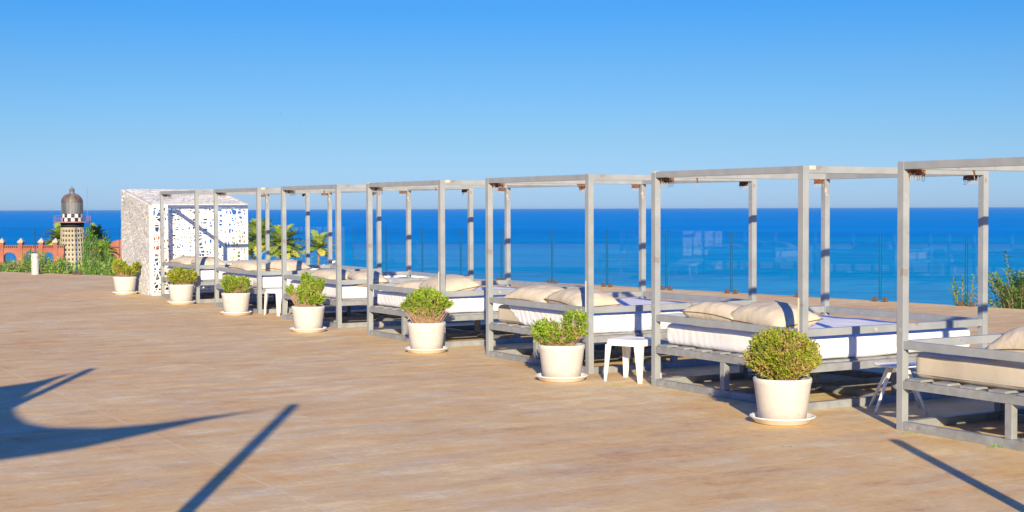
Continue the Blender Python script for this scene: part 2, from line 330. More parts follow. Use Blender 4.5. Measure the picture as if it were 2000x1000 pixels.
# sandstone lip along the outer edge of the deck, below the glass
bm = bmesh.new()
n_ = 160
Xs = [-6000, -2500, -800, -300, -100, 0, 100, 300, 800, 2500, 6000]
v = [bm.verts.new(p) for p in ((-30000, -200, -25), (30000, -200, -25), (30000, 45000, -25), (-30000, 45000, -25))]
bm.faces.new(v); o = link('sea', bm, M['sea']); o['kind'] = 'structure'
# land below and beside the deck
def land_z(x, y):
    t = min(max((y - 44) / 60, 0), 1); z = -1.3 - 11.5 * (t * t * (3 - 2 * t))
    side = min(max((x + 2 + (y - 40) * .06 + 3 * noise.noise(Vector((x * .05, y * .05, 0)))) / 6, 0), 1)
    z = z - 16 * side
    far = min(max((y - 290) / 30, 0), 1); z -= 14 * far
    return z + .35 * noise.noise(Vector((x * .15, y * .15, 2)))
bm = bmesh.new(); nx, ny = 90, 90; g = []
for j in range(ny + 1):
    y = 36 + (330 - 36) * (j / ny) ** 1.5
    g.append([bm.verts.new((-260 + 270 * i / nx, y, land_z(-260 + 270 * i / nx, y))) for i in range(nx + 1)])
for j in range(ny):
    for i in range(nx): bm.faces.new((g[j][i], g[j][i + 1], g[j + 1][i + 1], g[j + 1][i]))
o = link('terrain', bm, M['land'], smooth=True); o['kind'] = 'structure'
# foundation wall that carries the deck down the cliff
bm = bmesh.new()
pts = [(24.4, 5.5), (8.55, 24.7), (-.1, 35.05), (-4.3, 39.6), (-10.1, 38.15), (-14.4, 41.2), (-40, 51.7)]
a = [bm.verts.new((x, y, -.45)) for x, y in pts]; b_ = [bm.verts.new((x, y, -26)) for x, y in pts]
for i in range(len(pts) - 1): bm.faces.new((a[i], a[i + 1], b_[i + 1], b_[i]))
ext = bmesh.ops.solidify(bm, geom=bm.faces[:], thickness=.4)
o = link('retaining_wall', bm, M['concrete']); tag(o, 'long concrete wall under the seaward edge of the terrace', 'wall')

# sea air
bm = bmesh.new(); box(bm, -29000, 29000, -180, 44000, -27, 11)
hm_ = bpy.data.materials.new('sea_haze'); hm_.use_nodes = True; hn = hm_.node_tree; hn.nodes.remove(hn.nodes['Principled BSDF'])
pv = N(hn, 'ShaderNodeVolumePrincipled'); pv.inputs['Color'].default_value = (.50, .74, 1.0, 1); pv.inputs['Density'].default_value = .000014
hn.links.new(pv.outputs['Volume'], hn.nodes['Material Output'].inputs['Volume'])
o = link('haze', bm, hm_); o['kind'] = 'stuff'
# ------------------------------------------------------------------ daybeds
W, D, H, P = 2.184, 2.273, 2.1, .065
BED_ROT = THETA - math.pi / 2
BEDS = [(-6.976, 29.062), (-5.344, 26.271), (-3.661, 23.247), (-2.007, 20.216), (-.311, 17.232), (1.365, 14.359), (3.012, 11.459)]
def bed_to_world(b, x, y, z=0):
    c, s = math.cos(BED_ROT), math.sin(BED_ROT); X, Y = BEDS[b]
    return Vector((X + c * x - s * y, Y + s * x + c * y, z))
def hooks(bm_r, bm_h, x, y, dx, dy, n, z=2.035):
    for k in range(n):
        px, py = x + dx * k, y + dy * k
        dz = random.uniform(-.006, .004)
        tube(bm_r, [(px, py, z), (px, py, z - .018 + dz), (px + dy * .35, py + dx * .35, z - .03 + dz), (px, py, z - .042 + dz)], .0078, 5)
        tube(bm_h, [(px, py, z - .042), (px + .004, py, z - .062), (px, py + .004, z - .082 + dz), (px - .008, py, z - .086 + dz)], .0024, 4)
def mattress_disp(seed, amp, folds):
    def f(p, n):
        d = amp * noise.noise(Vector((p.x * 3, p.y * 3, p.z * 3 + seed)))
        if folds and abs(n.z) < .8 and .40 < p.z < .61:
            u = p.x if abs(n.y) > abs(n.x) else p.y
            m = max(0, noise.noise(Vector((u * 1.1 + seed * 3.1, seed, 0))) + .25)
            d += folds * m * math.sin(u * 62 + 6 * noise.noise(Vector((u * 4, p.z * 5, seed))) + p.z * 14)
        return d
    return f
def make_daybed(i, label, sheet_kind):
    t = thing('daybed', label, 'daybed', (*BEDS[i], 0), BED_ROT, 'four-post daybeds standing in a row')
    e = .002
    for (x, y) in ((0, 0), (W - P, 0), (W - P, D - P), (0, D - P)):
        boxobj('post', (x, x + P, y, y + P, 0, H), M['frame'], t)
    def sides(name, z0, z1, th, mat, inset=e):
        a = P - e
        boxobj(name, (P, W - P, inset, inset + th, z0, z1), mat, t); boxobj(name, (P, W - P, D - inset - th, D - inset, z0, z1), mat, t)
        boxobj(name, (inset, inset + th, P, D - P, z0, z1), mat, t); boxobj(name, (W - inset - th, W - inset, P, D - P, z0, z1), mat, t)
    sides('top_rail', H - .062, H - .002, .06, M['frame'])
    sides('guard_rail', .635, .70, .05, M['frame'], .006)
    sides('bed_rail', .325, .39, .06, M['frame_dirty'], .003)
    sides('base_rail', .0, .068, .06, M['frame_dirty'])
    # centre rails and short legs
    boxobj('centre_rail', (W / 2 - .03, W / 2 + .03, P, D - P, .0, .06), M['frame_dirty'], t)
    boxobj('centre_rail', (W / 2 - .03, W / 2 + .03, P, D - P, .325, .388), M['frame_dirty'], t)
    boxobj('centre_rail', (P, W / 2 - .032, D / 2 - .03, D / 2 + .03, .0, .06), M['frame_dirty'], t)
    boxobj('centre_rail', (W / 2 + .032, W - P, D / 2 - .03, D / 2 + .03, .0, .06), M['frame_dirty'], t)
    for (x, y) in ((W / 2, .035), (W / 2, D - .035), (.035, D / 2), (W - .035, D / 2), (W / 2, D / 2)):
        boxobj('leg', (x - .031, x + .031, y - .031, y + .031, .062 if (x, y) == (W / 2, D / 2) else .069, .324), M['frame_dirty'], t)
    bm = bmesh.new()
    for k in range(8):
        x = .09 + k * .27; box(bm, x, min(x + .155, W - .07), .012, D - .012, .391, .409, bev=.003)
    link('slat_base', bm, M['frame_dirty'], t)
    # curtain hooks bunched at the corners of the top frame
    def bunch(x, y, dx, dy, n):
        br, bh = bmesh.new(), bmesh.new(); hooks(br, bh, x, y, dx, dy, n)
        x2, y2 = x + dx * (n - 1), y + dy * (n - 1)
        box(br, min(x, x2) - .008, max(x, x2) + .008, min(y, y2) - .008, max(y, y2) + .008, 2.028, 2.037)
        h = link('curtain_hooks', br, M['rust'], t); link('hook_tails', bh, M['hook'], h)
    bunch(.085, .050, 0, .019, 9); bunch(.115, .075, .024, 0, 3)
    bunch(W - .09, D - .06, -.019, 0, 7 + i % 3); bunch(.05, D - .085, 0, -.019, 7)
    bunch(.05, .5 + random.random() * .9, 0, .021, 1 if i != 4 else 9)
    bm = bmesh.new(); box(bm, -.003, P + .003, -.003, P * .8, H - .020, H + .003, bev=.002)
    if i in (3, 5): link('end_cap', bm, M['cap'], t)
    bm = bmesh.new(); box(bm, W - .03, W + .003, P + .004, P + .075, H - .034, H + .001, bev=.002)
    if i in (1, 3, 5): link('end_cap', bm, M['cap'], t)
    z1 = [0, .96, .94, .95, .98, .97, .92][i]
    if i > 2:
        boxobj('edge_strip', (-.006, -.001, .004, .016, z1 - .27, z1), M['strip'], t, bev=.001)
        boxobj('edge_strip', (W - .06, W - .045, -.006, -.001, z1 - .33, z1), M['strip'], t, bev=.001)
    # mattress
    a = .095; mz0, mz1 = .412, .615
    if sheet_kind in ('bare', 'part'):
        bm = rbox(a, W - a, a, D - a, mz0, mz1, .045, .035, mattress_disp(i * 7.3, .010, 0))
        m = link('mattress', bm, M['mattress'], t, smooth=True)
        bm = bmesh.new()
        for zz in (mz0 + .035, mz1 - .035):
            q = a - .001; tube(bm, [(q, q + .04, zz), (q + .013, q + .013, zz), (q + .04, q, zz), (W / 2, q, zz), (W - q - .04, q, zz), (W - q - .013, q + .013, zz), (W - q, q + .04, zz), (W - q, D - q - .05, zz)], .004, 5)
        link('seam', bm, M['mattress'], m)
    if sheet_kind != 'bare':
        k = .006 if sheet_kind == 'part' else 0
        bm = rbox(a - k, W - a + k, a - k, D - a + k, mz0 - k, mz1 + k, .05, .022, mattress_disp(i * 5.1 + 1, .010, .0055))
        if sheet_kind == 'part':
            lim = .35 if i == 4 else .30
            pn = Vector((1, .8, 1.7)); d0 = lim + 1.7 * mz1 + .8 * a
            bmesh.ops.bisect_plane(bm, geom=bm.verts[:] + bm.edges[:] + bm.faces[:], plane_co=pn * (d0 / pn.length_squared), plane_no=-pn, clear_outer=True)
            link('sheet', bm, M['sheet'], m, smooth=True)
        else:
            link('mattress', bm, M['sheet'], t, smooth=True)
    return t
make_daybed(0, 'grey four-post daybed in front of the white lattice pavilion, farthest of the row', 'full')
make_daybed(1, 'grey daybed with a half-bared cream mattress, between the pavilion end and the small white stool', 'part')
make_daybed(2, 'grey daybed standing behind the straggly bush with a sprig leaning left', 'full')
make_daybed(3, 'grey daybed behind the fan-shaped bush that shows its bare brown stems', 'full')
make_daybed(4, 'grey daybed with white sheet pulled off its cream corner, beside the large stool', 'part')
make_daybed(5, 'grey daybed with wrinkled white sheet, behind the dense round bush', 'full')
make_daybed(6, 'nearest grey daybed, bare cream mattress without sheet, cut off by the right edge', 'bare')

# ------------------------------------------------------------------ pillows
def make_pillow(b, x, y, yaw, tilt, roll, w, d, h, seed, label, z=None):
    loc = bed_to_world(b, x, y, (z if z else .62 + h * .42))
    t = thing('pillow', label, 'pillow', loc, 0, 'beige pillows on the daybeds')
    t.rotation_euler = (tilt, roll, BED_ROT + yaw)
    n = 26; bm = bmesh.new(); grids = []
    def pos(u, v, s):
        # pinched corners, bowed edges
        pu = u * (1 - .10 * (1 - v * v) * abs(u) ** 3 * .6) ; pv = v * (1 - .10 * (1 - u * u) * abs(v) ** 3 * .6)
        th = (max(0, 1 - abs(u) ** 3.2) ** .58) * (max(0, 1 - abs(v) ** 3.0) ** .58)
        wr = .010 * noise.noise(Vector((u * 2.2 + seed, v * 2.2, s * 3))) + .012 * noise.noise(Vector((u * 7, v * 2.4, seed + s))) * (1 - th * .4)
        gather = .0035 * math.sin(u * 44 + seed) * max(0, abs(v) - .45) + .0035 * math.sin(v * 34 + seed) * max(0, abs(u) - .45)
        z = s * (h / 2 * th + (wr * 1.0 + gather * 2.2) * min(1, th * 5))
        sag = -.020 * (u * u) * (1 if seed % 2 else .4)
        return Vector((pu * w / 2, pv * d / 2, z + sag))
    for s in (1, -1):
        g = [[bm.verts.new(pos(-1 + 2 * i / n, -1 + 2 * j / n, s)) for i in range(n + 1)] for j in range(n + 1)]
        for j in range(n):
            for i in range(n):
                q = (g[j][i], g[j][i + 1], g[j + 1][i + 1], g[j + 1][i]); bm.faces.new(q if s > 0 else q[::-1])
    bmesh.ops.remove_doubles(bm, verts=bm.verts, dist=.0004)
    link('cushion', bm, M['pillow'], t, smooth=True)
    bm = bmesh.new(); ring = []
    for k in range(4 * n):
        s_, f = divmod(k, n); f = -1 + 2 * f / n
        u, v = [(f, -1), (1, f), (-f, 1), (-1, -f)][s_]; ring.append(pos(u, v, 1))
    ring.append(ring[0]); tube(bm, ring, .0045, 5, cap=False)
    link('piping', bm, M['piping'], t)
    return t
PL = [  # bed, x, y, yaw, tilt, roll, w, d, h, label
    (5, .72, .36, .06, -.10, .05, .74, .52, .24, 'left beige pillow on the wrinkled white sheet behind the dense round bush'),
    (5, 1.36, .37, -.05, .16, .06, .80, .52, .27, 'right beige pillow with brown piping above the dense round bush, crossed by a post shadow'),
    (4, .60, .38, .10, .10, .03, .80, .54, .25, 'left beige pillow on the daybed beside the large white stool'),
    (4, 1.42, .42, -.12, .06, .07, .82, .56, .25, 'right beige pillow seen past the corner post above the large white stool'),
    (3, .82, .34, .2, .05, -.05, .66, .46, .17, 'small flat beige pillow tucked left of a plump one above the bare-stemmed bush'),
    (3, 1.50, .46, -.10, .18, .04, .86, .60, .26, 'plump humped beige pillow above the bush with bare brown stems'),
    (2, 1.20, .36, .05, .02, .03, .80, .54, .22, 'beige pillow above the straggly bush, its pointed left corner on the rail'),
    (2, 1.86, .62, -.2, .05, .12, .70, .50, .20, 'beige pillow partly hidden by the corner post, behind the straggly bush'),
    (1, .78, .40, .05, .04, .04, .84, .54, .24, 'pale beige pillow on the half-bared mattress, left of its corner post'),
    (1, 1.30, .86, .3, .10, .06, .74, .52, .26, 'beige pillow lying across another on the daybed left of the small white stool'),
    (0, .66, .36, .04, .03, .03, .86, .52, .22, 'beige pillow on the farthest daybed, left of its corner post'),
    (0, 1.34, .50, -.05, .05, .06, .86, .52, .22, 'beige pillow on the farthest daybed, right of its corner post'),
    (6, 1.16, .40, .08, .12, -.03, .82, .56, .30, 'pale beige pillow on the bare cream mattress at the right edge'),
]
for k, (b, x, y, yaw, ti, ro, w, d, h, lab) in enumerate(PL):
    make_pillow(b, x, y, yaw, ti, ro, w, d, h, k * 1.7 + .3, lab)

# ------------------------------------------------------------------ leaves
def leafcloud():
    bm = bmesh.new(); bm.verts.layers.float.new('leafvar'); return bm
def add_leaf(bm, p, d, up, ln, wd, var, fold=.15):
    lay = bm.verts.layers.float['leafvar']
    d = d.normalized(); sdir = d.cross(up)
    if sdir.length < 1e-4: sdir = d.cross(Vector((1, .1, 0)))
    sdir.normalize(); nrm = sdir.cross(d)
    vs = [bm.verts.new(q) for q in (p, p + d * ln * .5 + sdir * wd * .5 + nrm * wd * fold, p + d * ln, p + d * ln * .5 - sdir * wd * .5 + nrm * wd * fold)]
    for q in vs: q[lay] = var
    bm.faces.new(vs)
def rnd_dir(zmin=-1):
    while True:
        v = Vector((random.uniform(-1, 1), random.uniform(-1, 1), random.uniform(-1, 1)))
        if .05 < v.length < 1 and v.z > zmin: return v.normalized()

def potted(x, y, label, blobs, nt_, leaf_len, mat, saucer_label, top_r=.235, base_r=.19, hgt=.355, stems_vis=.5, n_leaf=11, dens=1.0, brown=.12, gappy=.3, seed=1, rot=0.0):
    random.seed(seed)
    sc = tag(None or thing('saucer', saucer_label, 'saucer', (x, y, 0), 0, 'white saucers under the planters'), saucer_label, 'saucer', 'white saucers under the planters')
    bm = bmesh.new(); lathe(bm, [(0, .002), (.205, .002), (.222, .008), (.255, .046), (.266, .050), (.267, .057), (.259, .060), (.246, .053), (.216, .014), (.20, .012), (0, .012)], 56)
    link('dish', bm, M['white'], sc, smooth=True)
    t = thing('potted_shrub', label, 'potted plant', (x, y, .013), rot, 'planters in front of the daybeds')
    bm = bmesh.new()
    lathe(bm, [(0, 0), (base_r - .01, 0), (base_r, .008), (top_r - .006, hgt * .86), (top_r, hgt * .9), (top_r + .002, hgt - .008), (top_r - .004, hgt), (top_r - .022, hgt), (top_r - .028, hgt - .02), (top_r - .035, hgt - .06)], 56)
    link('pot', bm, M['pot'], t, smooth=True)
    bm = bmesh.new(); lathe(bm, [(0, hgt - .045), (top_r * .5, hgt - .038), (top_r - .028, hgt - .05)], 24)
    link('soil', bm, M['soil'], t, smooth=True)
    bl = leafcloud(); bs = bmesh.new(); base = Vector((0, 0, hgt - .05))
    tot = sum(b[6] for b in blobs)
    for (cx, cy, cz, rx, ry, rz, wgt) in blobs:
        c = Vector((cx, cy, cz + hgt)); n = int(nt_ * wgt / tot)
        for k in range(n):
            dr = rnd_dir(-.75); rad = random.uniform(.55, 1) ** .5
            rad *= 1 + .16 * noise.noise(dr * 2.5 + Vector((seed, cx * 9, 0)))
            if random.random() < gappy * max(0, noise.noise(dr * 3 + Vector((seed * 2, cz * 8, 1))) * 3): continue
            tip = c + Vector((dr.x * rx, dr.y * ry, dr.z * rz)) * rad
            if tip.z < hgt - .02: tip.z = hgt - .02 + random.random() * .03
            root = base + Vector((random.uniform(-.07, .07) + cx * .35, random.uniform(-.07, .07) + cy * .35, 0))
            grow = (tip - root); ax = (grow.normalized() * .8 + dr * .5 + Vector((0, 0, .35))).normalized()
            if k % 3 == 0 or random.random() < stems_vis * .5:
                mid = root.lerp(tip, .5) + Vector((random.uniform(-.02, .02), random.uniform(-.02, .02), -.01)) + (c - root) * .08
                tube(bs, [root, mid, tip], [.0045, .003, .0015], 4, cap=False)
            else: tube(bs, [tip - ax * .09, tip], [.0022, .0012], 3, cap=False)
            dead = random.random() < brown * (1.6 if tip.z - hgt < .12 else .7)
            tv = random.uniform(0, .55) + .22 * (noise.noise(tip * 9 + Vector((seed, 0, 0))) + .3)
            for q in range(n_leaf):
                f = q / n_leaf
                p = tip - ax * (f * .075) + rnd_dir() * .004
                d = (ax * (.55 + .5 * (1 - f)) + rnd_dir() * .95).normalized()
                var = min(1, max(0, (random.uniform(.80, 1) if dead or random.random() < .05 else tv + random.uniform(-.12, .18))))
                add_leaf(bl, p, d, rnd_dir(), leaf_len * random.uniform(.75, 1.25), leaf_len * .62, var)
    f = link('foliage', bl, mat, t); link('stems', bs, M['stem'], t)
    return t
# blobs: centre x, y, z above the rim, radii, weight (x to the right as seen from the front)
potted(2.191, 11.852, 'large dense round green bush in a cream pot, nearest and biggest planter', [(0, 0, .185, .30, .27, .215, 1)], 1750, .0225, M['leaf_yellow'], 'white saucer under the pot of the dense round bush', seed=3, brown=.30, gappy=.45, stems_vis=1)
potted(.499, 14.798, 'two-lobed leggy bush in a cream pot beside the large white stool', [(-.15, 0, .14, .15, .17, .13, .9), (.13, .02, .20, .145, .16, .16, 1), (-.03, 0, .08, .2, .17, .08, .45), (-.21, 0, .10, .09, .1, .10, .3)], 520, .030, M['leaf'], 'white saucer under the pot of the two-lobed bush', seed=5, stems_vis=1, brown=.1, gappy=.7)
potted(-1.042, 17.748, 'fan-shaped bush with bare brown stems at its base, in a cream pot', [(0, 0, .27, .25, .20, .13, 1), (.22, 0, .24, .11, .1, .06, .3), (-.21, 0, .21, .10, .1, .07, .25), (.0, 0, .16, .22, .16, .08, .25), (.0, 0, .36, .14, .12, .06, .2)], 520, .031, M['leaf'], 'white saucer under the pot of the bare-stemmed fan-shaped bush', seed=8, stems_vis=1, brown=.12, gappy=.5)
potted(-2.896, 20.764, 'tall straggly bright green bush with a sprig leaning left, in a cream pot', [(.0, 0, .20, .17, .16, .20, 1), (.16, 0, .30, .08, .08, .10, .35), (-.02, 0, .40, .09, .08, .08, .25), (-.25, .02, .24, .07, .06, .07, .2), (.1, 0, .12, .15, .14, .12, .4)], 520, .033, M['leaf'], 'white saucer under the pot of the tall straggly bush', seed=11, stems_vis=.9, brown=.08, gappy=.5)
potted(-4.554, 24.127, 'compact bush with woody right side in cream pot next to the small far stool', [(-.08, 0, .15, .16, .17, .14, 1), (.12, 0, .14, .13, .15, .14, .7)], 460, .031, M['leaf'], 'white saucer under the pot next to the small white stool', seed=13, brown=.22, gappy=.4)
potted(-6.084, 26.906, 'low wide dome-shaped bush in the cream pot before the farthest daybed', [(-.06, 0, .16, .20, .18, .15, 1), (.16, 0, .15, .15, .15, .13, .6)], 480, .034, M['leaf_yellow'], 'white saucer under the pot of the dome-shaped bush', seed=17, brown=.14, gappy=.25)
potted(-7.947, 30.043, 'spreading yellow-green bush in the leftmost cream pot, before the lattice pavilion', [(-.10, 0, .20, .16, .16, .16, 1), (.14, 0, .13, .17, .15, .09, .6), (.24, 0, .24, .09, .09, .06, .25)], 440, .037, M['leaf_yellow'], 'white saucer under the leftmost planter', seed=19, brown=.1, gappy=.5)
random.seed(21)

# ------------------------------------------------------------------ stools and table
def stool(cx, cy, rot, label, h=.425, half=.30):
    t = thing('stool', label, 'stool', (cx, cy, 0), rot, None)
    a = .205; bm = bmesh.new()
    # seat: softly chamfered square plate with a shallow dish and a turned-down skirt
    n = 8; rim = []
    def ringpts(s, z, r):
        out = []
        for q, (sx, sy) in enumerate(((1, 1), (-1, 1), (-1, -1), (1, -1))):
            for k in range(5):
                an = math.pi / 2 * q + math.pi / 2 * k / 4
                out.append(bm.verts.new((sx * (s - r) + r * math.cos(an), sy * (s - r) + r * math.sin(an), z)))
        return out
    rings = [ringpts(.06, h - .008, .03), ringpts(a - .06, h - .006, .05), ringpts(a - .035, h, .05), ringpts(a - .012, h, .055), ringpts(a, h - .012, .055), ringpts(a + .004, h - .062, .055), ringpts(a - .004, h - .062, .05), ringpts(a - .010, h - .02, .05), ringpts(.06, h - .018, .03)]
    bm.faces.new(rings[0]); bm.faces.new(rings[-1][::-1])
    for r1, r2 in zip(rings, rings[1:]):
        for k in range(20): bm.faces.new((r1[k], r1[(k + 1) % 20], r2[(k + 1) % 20], r2[k]))
    bmesh.ops.recalc_face_normals(bm, faces=bm.faces)
    link('seat', bm, M['white'], t)
    for (sx, sy) in ((1, 1), (-1, 1), (-1, -1), (1, -1)):
        bm = bmesh.new(); vv = []
        for z, o_, w in ((h - .055, a + .0025, .075), (h * .45, a + .008, .055), (0, a + .014, .034)):
            c = o_
            pts = [(c - w, c), (c - .012, c), (c, c - .012), (c, c - w), (c - .012, c - w), (c - .024, c - .022), (c - w, c - .012)]
            vv.append([bm.verts.new((sx * px, sy * py, z)) for px, py in pts])
        for r1, r2 in zip(vv, vv[1:]):
            for k in range(7): bm.faces.new((r1[k], r1[(k + 1) % 7], r2[(k + 1) % 7], r2[k]))
        bm.faces.new(vv[0]); bm.faces.new(vv[-1][::-1]); bmesh.ops.recalc_face_normals(bm, faces=bm.faces)
        link('leg', bm, M['white'], t)
    return t
stool(1.22, 14.80, R(55), 'large white plastic stool beside the two-lobed bush, nearer of the two stools')
stool(-3.80, 24.16, R(42), 'small far white plastic stool between the compact bush and the straggly bush')
t = thing('side_table', 'low round white side table with splayed legs, between the two nearest daybeds', 'table', (3.30, 12.50, 0), .3)
bm = bmesh.new(); lathe(bm, [(0, .385), (.19, .388), (.205, .395), (.208, .402), (.20, .408), (0, .408)], 40); link('table_top', bm, M['white'], t, smooth=True)
for k in range(4):
    an = k * math.pi / 2 + .35
    bm = bmesh.new(); tube(bm, [(.09 * math.cos(an), .09 * math.sin(an), .385), (.30 * math.cos(an), .30 * math.sin(an), .008)], [.017, .012], 10); link('leg', bm, M['white'], t, smooth=True)

# ------------------------------------------------------------------ white loungers near the glass
def lounger(cx, cy, rot, back, label):
    t = thing('sun_lounger', label, 'sun lounger', (cx, cy, 0), rot, None)
    L_, Wd = 1.35, .62
    bm = rbox(0, L_, -Wd / 2, Wd / 2, .30, .36, .028, .05); link('seat', bm, M['white'], t, smooth=True)
    bm = rbox(-.75, 0, -Wd / 2, Wd / 2, -.03, .03, .028, .05)
    b = link('backrest', bm, M['white'], t, smooth=True); b.location = (0, 0, .33); b.rotation_euler = (0, back, 0)
    for (x, y) in ((.15, 1), (.15, -1), (L_ - .15, 1), (L_ - .15, -1)):
        bm = bmesh.new(); tube(bm, [(x, y * .25, .30), (x + .02, y * .27, 0)], [.028, .02], 8); link('leg', bm, M['white'], t, smooth=True)
lounger(-4.55, 32.6, R(172), R(20), 'white plastic sun lounger with raised backrest, behind the straggly bush by the glass')
lounger(-2.75, 30.6, R(8), R(6), 'flat white plastic sun lounger with rounded end, behind the daybed of the bare-stemmed bush')

# ------------------------------------------------------------------ glass balustrade
def balustrade(pts, label, step=1.735, h=1.26, start=0.0):
    root = thing('glass_balustrade', label, 'glass fence', (*pts[0], 0), 0, None)
    o0 = Vector((*pts[0], 0))
    segs = []
    for a, b in zip(pts, pts[1:]):
        a, b = Vector((*a, 0)), Vector((*b, 0)); L_ = (b - a).length; n = max(1, round(L_ / step))
        for k in range(n): segs.append((a.lerp(b, k / n), a.lerp(b, (k + 1) / n)))
    for a, b in segs:
        d = (b - a).normalized(); nn = Vector((-d.y, d.x, 0)); a2, b2 = a + d * .02 - o0, b - d * .02 - o0
        bm = bmesh.new(); q = []
        for p in (a2, b2):
            for s in (-.008, .008):
                for z in (.03, h): q.append(bm.verts.new(p + nn * s + Vector((0, 0, z))))
        for f in ((0, 1, 5, 4), (2, 6, 7, 3), (1, 3, 7, 5), (0, 4, 6, 2)): bm.faces.new([q[i] for i in f])
        bmesh.ops.recalc_face_normals(bm, faces=bm.faces)
        pn = link('glass_panel', bm, M['glass'], root)
        bm = bmesh.new()
        for p, s in ((a2, 1), (b2, -1)):
            u = [bm.verts.new(p + nn * t_ + Vector((0, 0, z)) + d * s * e_) for e_ in (-.001, .006) for t_, z in ((-.0085, .03), (.0085, .03), (.0085, h), (-.0085, h))]
            for f in ((0, 1, 2, 3), (7, 6, 5, 4), (0, 4, 5, 1), (1, 5, 6, 2), (2, 6, 7, 3), (3, 7, 4, 0)): bm.faces.new([u[i] for i in f])
        link('polished_edge', bm, M['glass_edge'], pn)
        for e_ in (.09,):
            for p, s in ((a2, 1), (b2, -1)):
                c = p + d * s * e_; bm = bmesh.new()
                box(bm, -.04, .04, -.03, .03, 0, .085, bev=.006)
                cl = link('clamp', bm, M['clamp'], root); cl.location = c; cl.rotation_euler = (0, 0, math.atan2(d.y, d.x))
balustrade([(8.9 + 6.5, 24.4 - 7.83), (7.943, 25.6), (-.25, 34.95), (-4.3, 39.5)], 'clear frameless glass balustrade along the seaward edge, behind the daybeds')
balustrade([(-4.5, 39.55), (-10.194, 38.1), (-14.499, 41.2), (-24, 47.2)], 'clear glass balustrade in front of the garden shrubs on the left')

# ------------------------------------------------------------------ bollard lamp
t = thing('bollard_light', 'short white cylindrical bollard light at the left edge of the terrace', 'bollard', (-12.84, 39.43, 0))
bm = bmesh.new(); lathe(bm, [(0, 0), (.10, 0), (.10, .40), (.09, .402), (0, .402)], 28); link('post', bm, M['bollard'], t, smooth=False)
bm = bmesh.new(); lathe(bm, [(.075, .402), (.075, .47)], 24); link('lamp', bm, M['strip'], t, smooth=True)
bm = bmesh.new(); lathe(bm, [(0, .47), (.10, .47), (.104, .475), (.104, .555), (.09, .568), (0, .57)], 28); link('cap', bm, M['bollard'], t)
for k in range(4):
    an = k * math.pi / 2 + .6; bm = bmesh.new(); tube(bm, [(.088 * math.cos(an), .088 * math.sin(an), .40), (.088 * math.cos(an), .088 * math.sin(an), .472)], .008, 6); link('strut', bm, M['white'], t)

